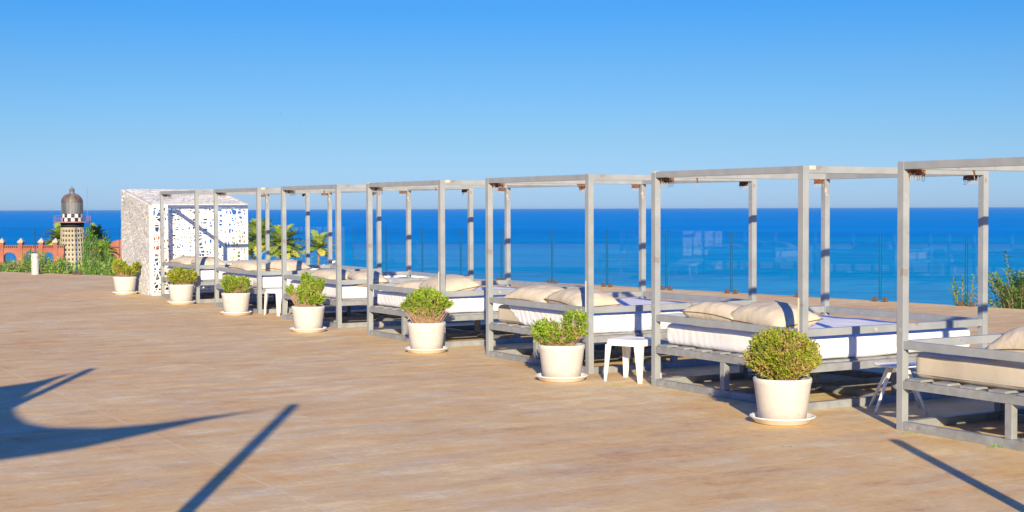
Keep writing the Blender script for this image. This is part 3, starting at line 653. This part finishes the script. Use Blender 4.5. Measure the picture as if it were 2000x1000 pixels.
# ------------------------------------------------------------------ lattice pavilion
A = Vector((-7.33, 29.68, 0)); ux = Vector((math.cos(THETA), math.sin(THETA), 0)); uy = Vector((-ux.y, ux.x, 0))
PW, PD, ZF, ZB = 2.10, 2.0, 1.83, 2.15
rp = math.atan2(ux.y, ux.x)
pav = thing('lattice_pavilion', 'small white pavilion with web-like perforated walls and sloping roof, behind the farthest daybed', 'pavilion', A, rp)
def lattice(name, w, ztl, ztr, place, mat, nv, nh, bw, seed, frame=.05, jit=.30, parent=pav):
    """perforated panel: bars woven at random angles inside a w-wide quad, ztl/ztr its left and right heights"""
    random.seed(seed); bm = bmesh.new(); cnt = [0]
    poly = [(0, 0), (w, 0), (w, ztr), (0, ztl)]
    def clip(p, d):
        t0, t1 = -99, 99
        for i in range(4):
            ax, ay = poly[i]; bx, by = poly[(i + 1) % 4]; nx_, ny_ = -(by - ay), (bx - ax)
            den = nx_ * d[0] + ny_ * d[1]; num = nx_ * (p[0] - ax) + ny_ * (p[1] - ay)
            if abs(den) < 1e-9: continue
            t_ = -num / den
            if den > 0: t0 = max(t0, t_)
            else: t1 = min(t1, t_)
        return t0, t1
    def bar(p0, p1, w_):
        cnt[0] += 1; th = .006 + cnt[0] * .00003
        a, b = Vector((*p0, 0)), Vector((*p1, 0)); d = (b - a); 
        if d.length < .02: return
        d.normalize(); s = Vector((-d.y, d.x, 0)) * w_ / 2
        vs = []
        for z in (-th, th):
            for q in (a - s, b - s, b + s, a + s): vs.append(bm.verts.new(place(q.x, q.y, z)))
        for f in ((3, 2, 1, 0), (4, 5, 6, 7), (0, 1, 5, 4), (1, 2, 6, 5), (2, 3, 7, 6), (3, 0, 4, 7)): bm.faces.new([vs[i] for i in f])
    hh = max(ztl, ztr)
    for k in range(nv):
        p = ((k + random.random()) / nv * w, hh * random.random()); an = math.pi / 2 + random.gauss(0, jit)
        d = (math.cos(an), math.sin(an)); t0, t1 = clip(p, d)
        if t1 > t0:
            c = random.uniform(t0, t1); l = random.uniform(.25, .7); t0, t1 = max(t0, c - l), min(t1, c + l)
            bar((p[0] + d[0] * t0, p[1] + d[1] * t0), (p[0] + d[0] * t1, p[1] + d[1] * t1), bw * random.uniform(.7, 1.5))
    for k in range(nh):
        p = (w * random.random(), (k + random.random()) / nh * hh); an = random.gauss(0, jit)
        d = (math.cos(an), math.sin(an)); t0, t1 = clip(p, d)
        if t1 > t0:
            c = random.uniform(t0, t1); l = random.uniform(.22, .65); t0, t1 = max(t0, c - l), min(t1, c + l)
            bar((p[0] + d[0] * t0, p[1] + d[1] * t0), (p[0] + d[0] * t1, p[1] + d[1] * t1), bw * random.uniform(.7, 1.5))
    o = link(name, bm, mat, parent)
    # border frame, a shade thicker than the web
    bm = bmesh.new()
    for i in range(4):
        a, b = Vector((*poly[i], 0)), Vector((*poly[(i + 1) % 4], 0)); d = (b - a).normalized(); nn = Vector((-d.y, d.x, 0)) * frame
        th = .014 + i * .0012; a2, b2 = a + nn * .5 + d * frame * .0, b + nn * .5; vs = []
        for z in (-th, th):
            for q in (a, b, b + nn - d * 0, a + nn): vs.append(bm.verts.new(place(q.x, q.y, z)))
        for f in ((3, 2, 1, 0), (4, 5, 6, 7), (0, 1, 5, 4), (1, 2, 6, 5), (2, 3, 7, 6), (3, 0, 4, 7)): bm.faces.new([vs[j] for j in f])
    link('panel_frame', bm, mat, o)
    random.seed(seed + 100)
wm_ = M['whitepaint']
lattice('wall_panel', PW - .04, ZF, ZF, lambda a, b, z: Vector((a + .02, .0 + z, b)), wm_, 150, 165, .0155, 31, jit=.33)
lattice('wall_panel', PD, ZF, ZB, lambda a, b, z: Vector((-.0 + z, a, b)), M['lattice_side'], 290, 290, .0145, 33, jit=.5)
bm = bmesh.new(); box(bm, .0, .05, PD - .02, PD + .03, 0, ZB - .02); box(bm, PW - .05, PW, PD - .02, PD + .03, 0, ZB - .02)
bm2 = bm; box(bm, .051, PW - .051, PD - .018, PD + .028, ZB - .08, ZB - .02); link('back_frame', bm, wm_, pav)
sl = math.atan2(ZB - ZF, PD); sw = math.hypot(ZB - ZF, PD)
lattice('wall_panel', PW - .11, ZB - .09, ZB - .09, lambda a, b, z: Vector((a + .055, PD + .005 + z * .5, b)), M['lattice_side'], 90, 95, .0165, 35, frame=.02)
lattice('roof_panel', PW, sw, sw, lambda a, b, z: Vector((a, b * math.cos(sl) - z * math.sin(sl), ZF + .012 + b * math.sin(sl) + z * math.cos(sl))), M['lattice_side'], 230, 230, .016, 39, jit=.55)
# ------------------------------------------------------------------ lighthouse-like tower
TX, TY = -74.95, 250.0
tw = thing('lighthouse', 'cream lighthouse tower with checkered band and grey metal dome, in the garden at left', 'tower', (TX, TY, -14))
def tz(z): return z + 14
bm = bmesh.new(); lathe(bm, [(2.35, 0), (2.12, tz(-6.5)), (1.78, tz(-1.3)), (1.78, tz(-1.0)), (0, tz(-1.0))], 48); link('tower_body', bm, M['cream_stone'], tw)
bodyo = tw
wb = bmesh.new(); pb = bmesh.new()
for ring in range(12):
    z = -1.9 - ring * .80
    rad = 1.78 + ( -1.3 - z) * .066
    for k in range(22):
        an = 2 * math.pi * (k + .5) / 22; ca, sa = math.cos(an), math.sin(an)
        wv = []
        for rr in (rad - .12, rad + .025):
            for (u, q) in ((-.13, -.2), (.13, -.2), (.13, .2), (-.13, .2)):
                wv.append(wb.verts.new((ca * rr - sa * u, sa * rr + ca * u, tz(z + q))))
        for f in ((7, 6, 5, 4), (0, 1, 5, 4), (1, 2, 6, 5), (2, 3, 7, 6), (3, 0, 4, 7)): wb.faces.new([wv[i] for i in f])
        # raised ribs between the openings
for k in range(22):
    an = 2 * math.pi * k / 22; tube(pb, [(math.cos(an) * 2.40, math.sin(an) * 2.40, 0), (math.cos(an) * 1.84, math.sin(an) * 1.84, tz(-1.3))], .075, 4)
for ring in range(12):
    z = -1.5 - ring * .80; rad = 1.80 + (-1.3 - z) * .066
    lathe(pb, [(rad, tz(z + .06)), (rad + .09, tz(z + .05)), (rad + .09, tz(z - .05)), (rad, tz(z - .06))], 44)
ob = link('window_openings', wb, M['window_dark'], tw); link('stone_grid', pb, M['cream_stone'], tw)
bm = bmesh.new(); lathe(bm, [(1.80, tz(-1.3)), (1.9, tz(-1.28)), (1.95, tz(-.55)), (1.80, tz(-.5))], 48); link('dark_collar', bm, M['dark'], tw, smooth=True)
bm = bmesh.new(); lathe(bm, [(1.8, tz(-.52)), (3.08, tz(-.50)), (3.10, tz(-.30)), (1.8, tz(-.28))], 48); pl_ = link('balcony', bm, M['railing'], tw)
bm = bmesh.new()
for k in range(16):
    an = 2 * math.pi * k / 16; tube(bm, [(3.02 * math.cos(an), 3.02 * math.sin(an), tz(-.3)), (3.02 * math.cos(an), 3.02 * math.sin(an), tz(.75))], .028, 5)
for zz in (.15, .72):
    tube(bm, [(3.02 * math.cos(2 * math.pi * k / 32), 3.02 * math.sin(2 * math.pi * k / 32), tz(zz)) for k in range(33)], .022, 5, cap=False)
link('railing', bm, M['railing'], pl_)
for mat, par in ((M['whitetile'], 0), (M['black'], 1)):
    bm = bmesh.new()
    for row in range(2):
        for k in range(18):
            if (row + k) % 2 != par: continue
            z0, z1 = -.28 + row * .63, -.28 + (row + 1) * .63; r = 1.74
            a0, a1 = 2 * math.pi * k / 18, 2 * math.pi * (k + 1) / 18; vs = []
            for rr in (r, r - .15):
                for an in (a0, (a0 + a1) / 2, a1):
                    for z in (z0, z1): vs.append(bm.verts.new((rr * math.cos(an), rr * math.sin(an), tz(z))))
            for f in ((0, 2, 3, 1), (2, 4, 5, 3), (0, 1, 7, 6), (4, 10, 11, 5)): bm.faces.new([vs[i] for i in f])
    bmesh.ops.recalc_face_normals(bm, faces=bm.faces); link('white_checks' if par == 0 else 'black_checks', bm, mat, tw)
bm = bmesh.new(); lathe(bm, [(1.70, tz(.95)), (1.78, tz(.97)), (1.76, tz(2.95)), (1.72, tz(2.98))], 24)
for k in range(24):
    an = 2 * math.pi * k / 24; tube(bm, [(1.77 * math.cos(an), 1.77 * math.sin(an), tz(.97)), (1.76 * math.cos(an), 1.76 * math.sin(an), tz(2.95))], .035, 4)
link('metal_drum', bm, M['dome'], tw)
bm = bmesh.new(); prof = [(1.80, tz(2.93))] + [(1.78 * math.cos(a_), tz(2.98 + 1.5 * math.sin(a_))) for a_ in [R(q) for q in range(0, 80, 8)]] + [(.42, tz(4.42)), (.0, tz(4.44))]
lathe(bm, prof, 24)
for k in range(12):
    an = 2 * math.pi * k / 12
    tube(bm, [(1.80 * math.cos(a_) * math.cos(an), 1.80 * math.cos(a_) * math.sin(an), tz(2.98 + 1.52 * math.sin(a_))) for a_ in [R(q) for q in range(0, 78, 11)]], .05, 4)
link('dome', bm, M['dome_top'], tw)
bm = bmesh.new(); lathe(bm, [(.46, tz(4.40)), (.42, tz(4.5)), (.42, tz(5.05)), (.50, tz(5.1)), (.40, tz(5.22)), (.18, tz(5.4)), (.06, tz(5.5)), (.10, tz(5.6)), (.03, tz(5.7)), (0, tz(6.0))], 20); link('lantern', bm, M['dome'], tw, smooth=True)
bm = bmesh.new(); tube(bm, [(2.4, .8, tz(-.3)), (2.4, .8, tz(5.6))], .03, 5); link('antenna', bm, M['railing'], tw)

# ------------------------------------------------------------------ terracotta arcade
def arcade(root, x0, x1, ztop, zbot, arches, th, mat, topf=None, sill=-7.0, z0=0):
    """wall along local x, arches = [(cx, half width, spring z, sill z)]"""
    bm = bmesh.new(); xs = set([x0, x1])
    n = int((x1 - x0) / .25)
    for k in range(n + 1): xs.add(x0 + (x1 - x0) * k / n)
    for (c, hw, sp, si) in arches:
        for k in range(17): xs.add(c - hw * math.cos(math.pi * k / 16))
    xs = sorted(xs); ys = (0, th)
    def opening(xm):
        for (c, hw, sp, si) in arches:
            if abs(xm - c) < hw - 1e-6: return c, hw, sp, si
        return None
    def slab(xa, xb, za0, zb0, za1, zb1):
        v = [bm.verts.new(q) for q in ((xa, 0, za0), (xb, 0, zb0), (xb, 0, zb1), (xa, 0, za1), (xa, th, za0), (xb, th, zb0), (xb, th, zb1), (xa, th, za1))]
        for f in ((0, 1, 2, 3), (7, 6, 5, 4), (4, 5, 1, 0), (3, 2, 6, 7), (1, 5, 6, 2), (0, 3, 7, 4)): bm.faces.new([v[i] for i in f])
    T = topf or (lambda x: ztop)
    for xa, xb in zip(xs, xs[1:]):
        if xb - xa < 1e-6: continue
        o_ = opening((xa + xb) / 2)
        if o_:
            c, hw, sp, si = o_
            f = lambda x: sp + math.sqrt(max(0, hw * hw - (x - c) ** 2))
            slab(xa, xb, f(xa), f(xb), T(xa), T(xb)); slab(xa, xb, zbot, zbot, si, si)
        else: slab(xa, xb, zbot, zbot, T(xa), T(xb))
    bmesh.ops.remove_doubles(bm, verts=bm.verts, dist=.0005)
    # drop the faces shared by neighbouring slabs
    seen = {}
    for f in bm.faces:
        seen.setdefault(tuple(sorted(v.index for v in f.verts)), []).append(f)
    bm.verts.index_update(); seen = {}
    for f in bm.faces: seen.setdefault(tuple(sorted(v.index for v in f.verts)), []).append(f)
    dead = [f for fs in seen.values() if len(fs) > 1 for f in fs]
    if dead: bmesh.ops.delete(bm, geom=dead, context='FACES')
    return link('wall', bm, mat, root)
ar = thing('arcade_wall', 'terracotta arcade wall with round arches and cream pyramid finials, left of the lighthouse', 'wall', (-75, 225, 0))
AC = [(-5.1, 1.05, -5.85, -6.6), (-2.15, 1.05, -5.85, -6.6), (1.1, 1.1, -5.75, -6.6), (3.78, .85, -5.65, -6.6), (-8.3, 1.05, -5.85, -6.6), (-11.4, 1.05, -5.85, -6.6)]
wl = arcade(ar, -14, 6.2, -3.72, -14, AC, .6, M['terracotta'])
for (x) in (-12.9, -9.8, -6.72, -3.37, -.46, 2.69, 4.88):
    bm = bmesh.new(); box(bm, x - .32, x + .32, -.15, .75, -14, -3.35, bev=.02); pr = link('pier', bm, M['terracotta'], ar)
    bm = bmesh.new(); v = [bm.verts.new(q) for q in ((x - .42, -.25, -3.345), (x + .42, -.25, -3.345), (x + .42, .85, -3.345), (x - .42, .85, -3.345), (x - .42, -.25, -3.15), (x + .42, -.25, -3.15), (x + .42, .85, -3.15), (x - .42, .85, -3.15), (x, .3, -2.6))]
    for f in ((3, 2, 1, 0), (0, 1, 5, 4), (1, 2, 6, 5), (2, 3, 7, 6), (3, 0, 4, 7), (4, 5, 8), (5, 6, 8), (6, 7, 8), (7, 4, 8)): bm.faces.new([v[i] for i in f])
    link('finial', bm, M['cream_stone'], pr)
bm = bmesh.new()
for k in range(62):
    x = -13.6 + k * .32; box(bm, x, x + .16, -.06, -.004, -4.12, -3.80)
link('dentils', bm, M['window_dark'], ar)
bm = bmesh.new()
for k in range(16):
    x = -13.6 + k * 1.25; v = [bm.verts.new(q) for q in ((x - .45, 2.0, -7), (x + .45, 2.0, -7), (x + .45, 2.6, -7), (x - .45, 2.6, -7), (x, 2.3, -6.0))]
    for f in ((3, 2, 1, 0), (0, 1, 4), (1, 2, 4), (2, 3, 4), (3, 0, 4)): bm.faces.new([v[i] for i in f])
    box(bm, x - .6, x + .6, 2.0, 2.6, -14, -7.01)
o = link('parapet_wall', bm, M['cream_stone'], None, loc=(-75, 225, 0)); tag(o, 'low cream parapet with pointed merlons seen through the terracotta arches', 'wall')
rb = thing('ramp_building', 'terracotta building with sloping top and cream arch, between the palm and the lattice pavilion', 'building', (-52.5, 200, 0))
arcade(rb, -3.2, 4.5, -2, -14, [(1.9, 3.6, -7.8, -13.9)], 3.0, M['terracotta'], topf=lambda x: -2.72 + (x + 2.4) * .24 - .012 * (x + 2.4) ** 2)
bm = bmesh.new(); pts = [(1.9 - 3.7 * math.cos(a_), -.12, -7.8 + 3.7 * math.sin(a_)) for a_ in [R(q) for q in range(0, 181, 9)]]; tube(bm, pts, .2, 6); link('arch_trim', bm, M['cream_stone'], rb)

# ------------------------------------------------------------------ palms
def palm(x, y, zc, zg, r, nfr, label, seed, trunk_r=.22, up=.25, lean=0, dens=26, width=.09, group='palm trees by the sea', droop=1.0, upright=0.0):
    random.seed(seed)
    t = thing('palm_tree', label, 'palm tree', (x, y, zg), 0, group)
    h = zc - zg; bm = bmesh.new(); pts = []; rads = []
    for k in range(13):
        f = k / 12; pts.append((lean * f * f, .15 * math.sin(f * 3), h * f)); rads.append(trunk_r * (1.25 - .45 * f + .04 * math.sin(k * 9)) * (1.35 if k == 12 else 1))
    tube(bm, pts, rads, 10); link('trunk', bm, M['trunk'], t)
    bl = leafcloud(); lay = bl.verts.layers.float['leafvar']; c = Vector((lean, .1, h))
    for k in range(nfr):
        an = k * 2.39996 + random.uniform(-.2, .2); q = (k + .5) / nfr
        el = R(78 - 95 * q ** .9) + random.uniform(-.12, .12)
        if upright: el = R(85 - 60 * q)
        L_ = r * random.uniform(.85, 1.12); hd = Vector((math.cos(an), math.sin(an), 0))
        p = c.copy(); pos_ = [p.copy()]; dd = (hd * math.cos(el) + Vector((0, 0, math.sin(el)))); ns = 8
        for s in range(ns):
            p = p + dd * (L_ / ns); pos_.append(p.copy()); dd = (dd + Vector((0, 0, -.13 * droop * (1 - .3 * upright)))).normalized()
        var = random.uniform(.15, .6) if q < .8 else random.uniform(.7, 1)
        for s in range(ns):
            a, b = pos_[s], pos_[s + 1]; ax = (b - a).normalized(); side = ax.cross(Vector((0, 0, 1)))
            if side.length < .05: side = Vector((-hd.y, hd.x, 0))
            side.normalize(); nrm = side.cross(ax)
            w0 = width * .25
            vs = [bl.verts.new(a - side * w0), bl.verts.new(a + side * w0), bl.verts.new(b + side * w0 * .7), bl.verts.new(b - side * w0 * .7)]
            for v_ in vs: v_[lay] = min(1, var + .25)
            bl.faces.new(vs)
            m_ = dens // ns
            for e in range(m_):
                f = (s + e / m_) / ns; pp = a.lerp(b, e / m_); ll = r * .30 * math.sin(math.pi * min(1, .12 + f * .82)) + r * .05
                for sg in (1, -1):
                    d2 = (side * sg * .85 + ax * .65 + nrm * random.uniform(.05, .4) + Vector((0, 0, -.12))).normalized()
                    add_leaf(bl, pp, d2, nrm, ll * random.uniform(.8, 1.1), width, min(1, max(0, var + random.uniform(-.15, .15))))
    link('crown', bl, M['leaf_palm'], t)
palm(-20.4, 130, -1.55, -13.2, 2.15, 46, 'broad bushy palm with dense fan crown, between two thinner palms over the sea', 41, width=.16, trunk_r=.22)
palm(-19.8, 150, -2.25, -13.2, 1.9, 26, 'small open palm with thin crown, rightmost of the palms', 42, width=.15, trunk_r=.17, droop=.8)
palm(-24.2, 140, -1.25, -13.2, 2.5, 38, 'narrow palm close to the right end of the lattice pavilion', 43, width=.16)
palm(-26.4, 142, -2.1, -13.2, 2.0, 30, 'low yellowing palm just beside the right end of the lattice pavilion', 48, width=.16)
palm(-33.6, 120, -1.95, -6.2, 1.5, 40, 'stout palm with upright fronds and orange trunk, in the garden right of the lighthouse', 44, width=.17, trunk_r=.34, droop=1.3)
palm(-80.6, 262, -3.6, -14, 3.4, 34, 'palm partly hidden behind the lighthouse, fronds showing at its left side', 45, width=.28)
palm(-76.3, 268, -3.2, -14, 2.6, 34, 'tall palm behind the lighthouse, fronds showing at its right side', 46, width=.28)

# ------------------------------------------------------------------ garden shrubs outside the glass at left
def shrub(x, y, zg, h, r, label, seed, mat, n=220, leaf=.09, narrow=.35, spiky=0, name='shrub', group='garden shrubs behind the glass', cat='shrub'):
    random.seed(seed); t = thing(name, label, cat, (x, y, zg), 0, group)
    bl = leafcloud(); bs = bmesh.new()
    for k in range(n):
        a_ = random.uniform(0, 2 * math.pi); rr = r * math.sqrt(random.random()); f = random.random() ** .7
        lump = 1 + .35 * noise.noise(Vector((math.cos(a_) * 2 + seed, math.sin(a_) * 2, 0)))
        top_ = Vector((rr * math.cos(a_) * lump, rr * math.sin(a_) * lump, h * (1 - (.45 if not spiky else .75) * (rr / r) ** 2) * (f if k % 3 else 1) * random.uniform(.85, 1.05)))
        root = Vector((top_.x * .35, top_.y * .35, 0)); ax = (top_ - root).normalized()
        if k % 4 == 0: tube(bs, [root, root.lerp(top_, .5) + rnd_dir() * .04, top_], [.014, .009, .004], 4, cap=False)
        tv = random.uniform(0, .6) + .3 * noise.noise(top_ * 1.2 + Vector((seed, 0, 0)))
        for q in range(9):
            p = top_ - ax * q * leaf * .42; d = (ax * (.9 if spiky else .5) + rnd_dir()).normalized()
            add_leaf(bl, p, d, rnd_dir(), leaf * random.uniform(.7, 1.4), leaf * narrow, min(1, max(0, tv + random.uniform(-.15, .15))))
    link('foliage', bl, mat, t); link('stems', bs, M['stem'], t); return t
GS = [(-15.5, 44.6, 1.65, .62, 'grassy yellow-flowered bush at the left edge below the first arch'),
      (-15.05, 44.2, 1.75, .55, 'olive bush between the first arch and the bollard light'),
      (-14.75, 44.9, 2.0, .55, 'green bush rising just left of the bollard light'),
      (-14.2, 44.3, 1.95, .6, 'bright green bush just right of the bollard light'),
      (-13.9, 45.1, 1.8, .55, 'mixed bush covering the foot of the arch nearest the lighthouse'),
      (-13.55, 44.0, 1.75, .5, 'bush with reddish tips left of the foot of the lighthouse'),
      (-13.2, 44.6, 1.65, .55, 'yellow-green bush covering the foot of the lighthouse'),
      (-12.75, 43.9, 1.75, .5, 'green bush at the right foot of the lighthouse'),
      (-12.35, 44.1, 1.6, .5, 'dark green bush below the stout palm'),
      (-11.9, 43.6, 1.75, .5, 'green bush against the left side of the lattice pavilion'),
      (-16.3, 45.6, 1.8, .7, 'outermost bush of the hedge by the left edge')]
for k, (x, y, h, r, lab) in enumerate(GS):
    shrub(x, y, -1.5, h, r, lab, 60 + k, M['leaf_garden'], n=520, leaf=.10, narrow=.42)
shrub(-17.25, 60.0, -3.2, 4.2, .55, 'tall feathery light green shrub right of the lighthouse, before the stout palm', 81, M['leaf_garden'], n=700, leaf=.17, narrow=.2, spiky=1)
shrub(-16.9, 61.0, -3.2, 3.9, .40, 'slim feathery shrub with pointed top, touching the stout palm', 82, M['leaf_garden'], n=450, leaf=.17, narrow=.2, spiky=1)
shrub(-17.6, 106, -7.5, 5.4, 1.0, 'dark round shrub at the foot of the broad bushy palm', 83, M['leaf_garden'], n=300, leaf=.25, narrow=.5)
shrub(-19.8, 140, -12.5, 9.6, 3.0, 'thin pale shrub top between the broad palm and the small open palm', 84, M['leaf_garden'], n=300, leaf=.35, narrow=.3)
# weeds outside the glass on the right
def weed(x, y, zg, stems, label, seed, tall=None):
    random.seed(seed); t = thing('oleander_shrub', label, 'shrub', (x, y, zg), 0, 'shrubs outside the glass at right')
    bl = leafcloud(); bs = bmesh.new()
    items = [(random.gauss(0, .32), random.gauss(0, .25), random.uniform(.45, 1)) for _ in range(stems)]
    if tall: items += tall
    for (sx, sy, hh) in items:
        a = Vector((sx * .4, sy * .4, 0)); b = Vector((sx, sy, hh)); m_ = a.lerp(b, .55) + Vector((sx * -.1, 0, .05))
        tube(bs, [a, m_, b], [.010, .007, .003], 4, cap=False); tv = random.uniform(0, .8)
        n = int(hh * 34)
        for q in range(n):
            f = .25 + .75 * q / n; p = a.lerp(m_, f / .55) if f < .55 else m_.lerp(b, (f - .55) / .45)
            an = q * 2.4 + random.random(); d = Vector((math.cos(an), math.sin(an), random.uniform(-.1, .9)))
            add_leaf(bl, p, d, Vector((0, 0, 1)), random.uniform(.10, .18) * (1.2 - .5 * f), .046, min(1, max(0, tv + random.uniform(-.2, .2))))
    link('foliage', bl, M['leaf_weed'], t); link('stems', bs, M['stem'], t)
weed(8.95, 25.7, -.35, 130, 'leafy green shrub with one tall thin spike, outside the glass at the right edge', 91, [(-.30, 0, 1.32)])
weed(9.6, 25.1, -.35, 130, 'dense low leafy shrub outside the glass, cut off by the right edge', 92)
weed(8.1, 26.3, -.45, 9, 'sparse small reddish-green shrub outside the glass near the last panel joint', 93)

# ------------------------------------------------------------------ grass tufts in the joints
bl = leafcloud(); random.seed(5)
for (cx, cy, n, hh) in ((1.62, 14.45, 26, .05), (1.50, 14.28, 16, .04), (1.05, 14.3, 10, .03), (3.05, 11.25, 10, .03), (3.5, 10.55, 14, .05), (3.72, 10.2, 10, .05), (2.0, 10.6, 6, .015)):
    for k in range(n):
        p = Vector((cx + random.gauss(0, .035), cy + random.gauss(0, .02), 0)); add_leaf(bl, p, rnd_dir(.4), rnd_dir(), hh * random.uniform(.6, 1.3), .006, random.random() * .8)
o = link('grass', bl, M['leaf_weed']); o['kind'] = 'stuff'; o['label'] = 'tiny grass tufts growing in the deck joints by the stool'; o['category'] = 'grass'

# ------------------------------------------------------------------ unseen hedge added at left to give the glass a dark reflection
def hedge_disp(p, n): return .22 * noise.noise(p * 1.3) + .10 * noise.noise(p * 4)
bm = rbox(-.9, .9, 0, 46, 0, 4.6, .3, .42, hedge_disp)
t = thing('hedge', 'unseen dark hedge added beyond the left edge to darken the glass reflections', 'hedge', (-37.5, 2, 0))
M['hedge'] = simple('added_hedge_leaves', (.015, .035, .008), (.05, .09, .02), rough=.8, scale=9, bump=1, bscale=14, bdist=.1)
link('foliage', bm, M['hedge'], t)
# ------------------------------------------------------------------ birds
def bird(x, y, z, s, rot, label):
    t = thing('bird', label, 'bird', (x, y, z), rot, 'birds in the sky')
    bm = bmesh.new(); tube(bm, [(-.5 * s, 0, 0), (-.25 * s, 0, .02 * s), (.1 * s, 0, .03 * s), (.35 * s, 0, .02 * s), (.5 * s, 0, 0)], [.02 * s, .09 * s, .12 * s, .08 * s, .02 * s], 8); link('body', bm, M['bird'], t, smooth=True)
    for sg in (1, -1):
        bm = bmesh.new(); v = [bm.verts.new(q) for q in ((.15 * s, .05 * s * sg, .05 * s), (.22 * s, .5 * s * sg, .28 * s), (0, 1.0 * s * sg, .12 * s), (-.05 * s, .5 * s * sg, .24 * s), (-.15 * s, .05 * s * sg, .04 * s))]
        bm.faces.new((v[0], v[1], v[3], v[4])); bm.faces.new((v[1], v[2], v[3])); bmesh.ops.solidify(bm, geom=bm.faces[:], thickness=.02 * s); link('wing', bm, M['bird'], t)
bird(-18.9, 120, 9.55, .10, .5, 'tiny dark bird in the sky, upper left of the pair')
bird(-17.28, 120, 8.58, .10, 1.2, 'tiny dark bird in the sky, lower right of the pair')

# ------------------------------------------------------------------ shade sail and masts behind and beside the camera (their shadows fall on the deck)
SH = Vector((-SUNV.x, -SUNV.y, 0)) / SUNV.z           # shadow offset per metre of height
def lift(gx, gy, z): return Vector((gx, gy, 0)) - SH * z + Vector((0, 0, z))
def mast(gx, gy, z, r, label, fx=None, lean=(0, 0)):
    top_ = lift(gx, gy, z); t = thing('sail_mast', label, 'mast', (top_.x + lean[0], top_.y + lean[1], 0))
    bm = bmesh.new(); tube(bm, [(0, 0, 0), (-lean[0], -lean[1], z)], [r, r], 20); link('pole', bm, M['frame'], t, smooth=False)
    bm = bmesh.new(); lathe(bm, [(0, 0), (.16, 0), (.16, .012), (r, .014)], 24); link('base_plate', bm, M['frame_dirty'], t)
mast(-1.947, 13.03, 3.0, .052, 'grey sail mast left of the camera, nearer of the two', lean=(-.20, 0))
mast(-4.611, 16.03, 3.0, .052, 'grey sail mast farther left, beyond the left edge', lean=(.15, .0))
mast(2.862, 10.93, 1.5, .048, 'unseen grey post off the right edge, kept short to end its shadow early')  # unseen post, height cut so its shadow stops before the daybed
ZS = 2.95
out = [(-2.02, 12.93), (-2.14, 12.76), (-2.30, 12.585), (-2.576, 12.30), (-2.921, 11.90), (-3.278, 11.68), (-3.699, 11.72), (-3.969, 11.97), (-4.19, 12.39), (-4.345, 12.77), (-4.441, 13.11), (-4.545, 13.64), (-4.64, 14.30), (-4.676, 14.895), (-4.70, 15.6), (-4.63, 15.98),
       (-4.72, 15.60), (-4.80, 15.05), (-4.869, 14.769), (-5.063, 14.434), (-5.9, 13.6), (-7.5, 12.9), (-9.5, 12.5), (-8.0, 11.2), (-6.8, 10.3), (-6.2, 9.2), (-5.9, 7.6), (-5.2, 8.6), (-4.3, 9.6), (-3.568, 10.151), (-3.173, 10.619), (-2.869, 11.30), (-2.564, 12.02), (-2.3, 12.49), (-2.12, 12.74)]
bm = bmesh.new(); vs = [bm.verts.new(lift(x, y, ZS)) for x, y in out]

from mathutils.geometry import tessellate_polygon
for tri in tessellate_polygon([[Vector((x, y, 0)) for x, y in out]]): bm.faces.new([vs[i] for i in tri])
bmesh.ops.solidify(bm, geom=bm.faces[:], thickness=.004)
o = link('shade_sail', bm, M['sail']); tag(o, 'stretched canvas shade sail overhead at left whose curved shadow falls on the deck', 'shade sail')
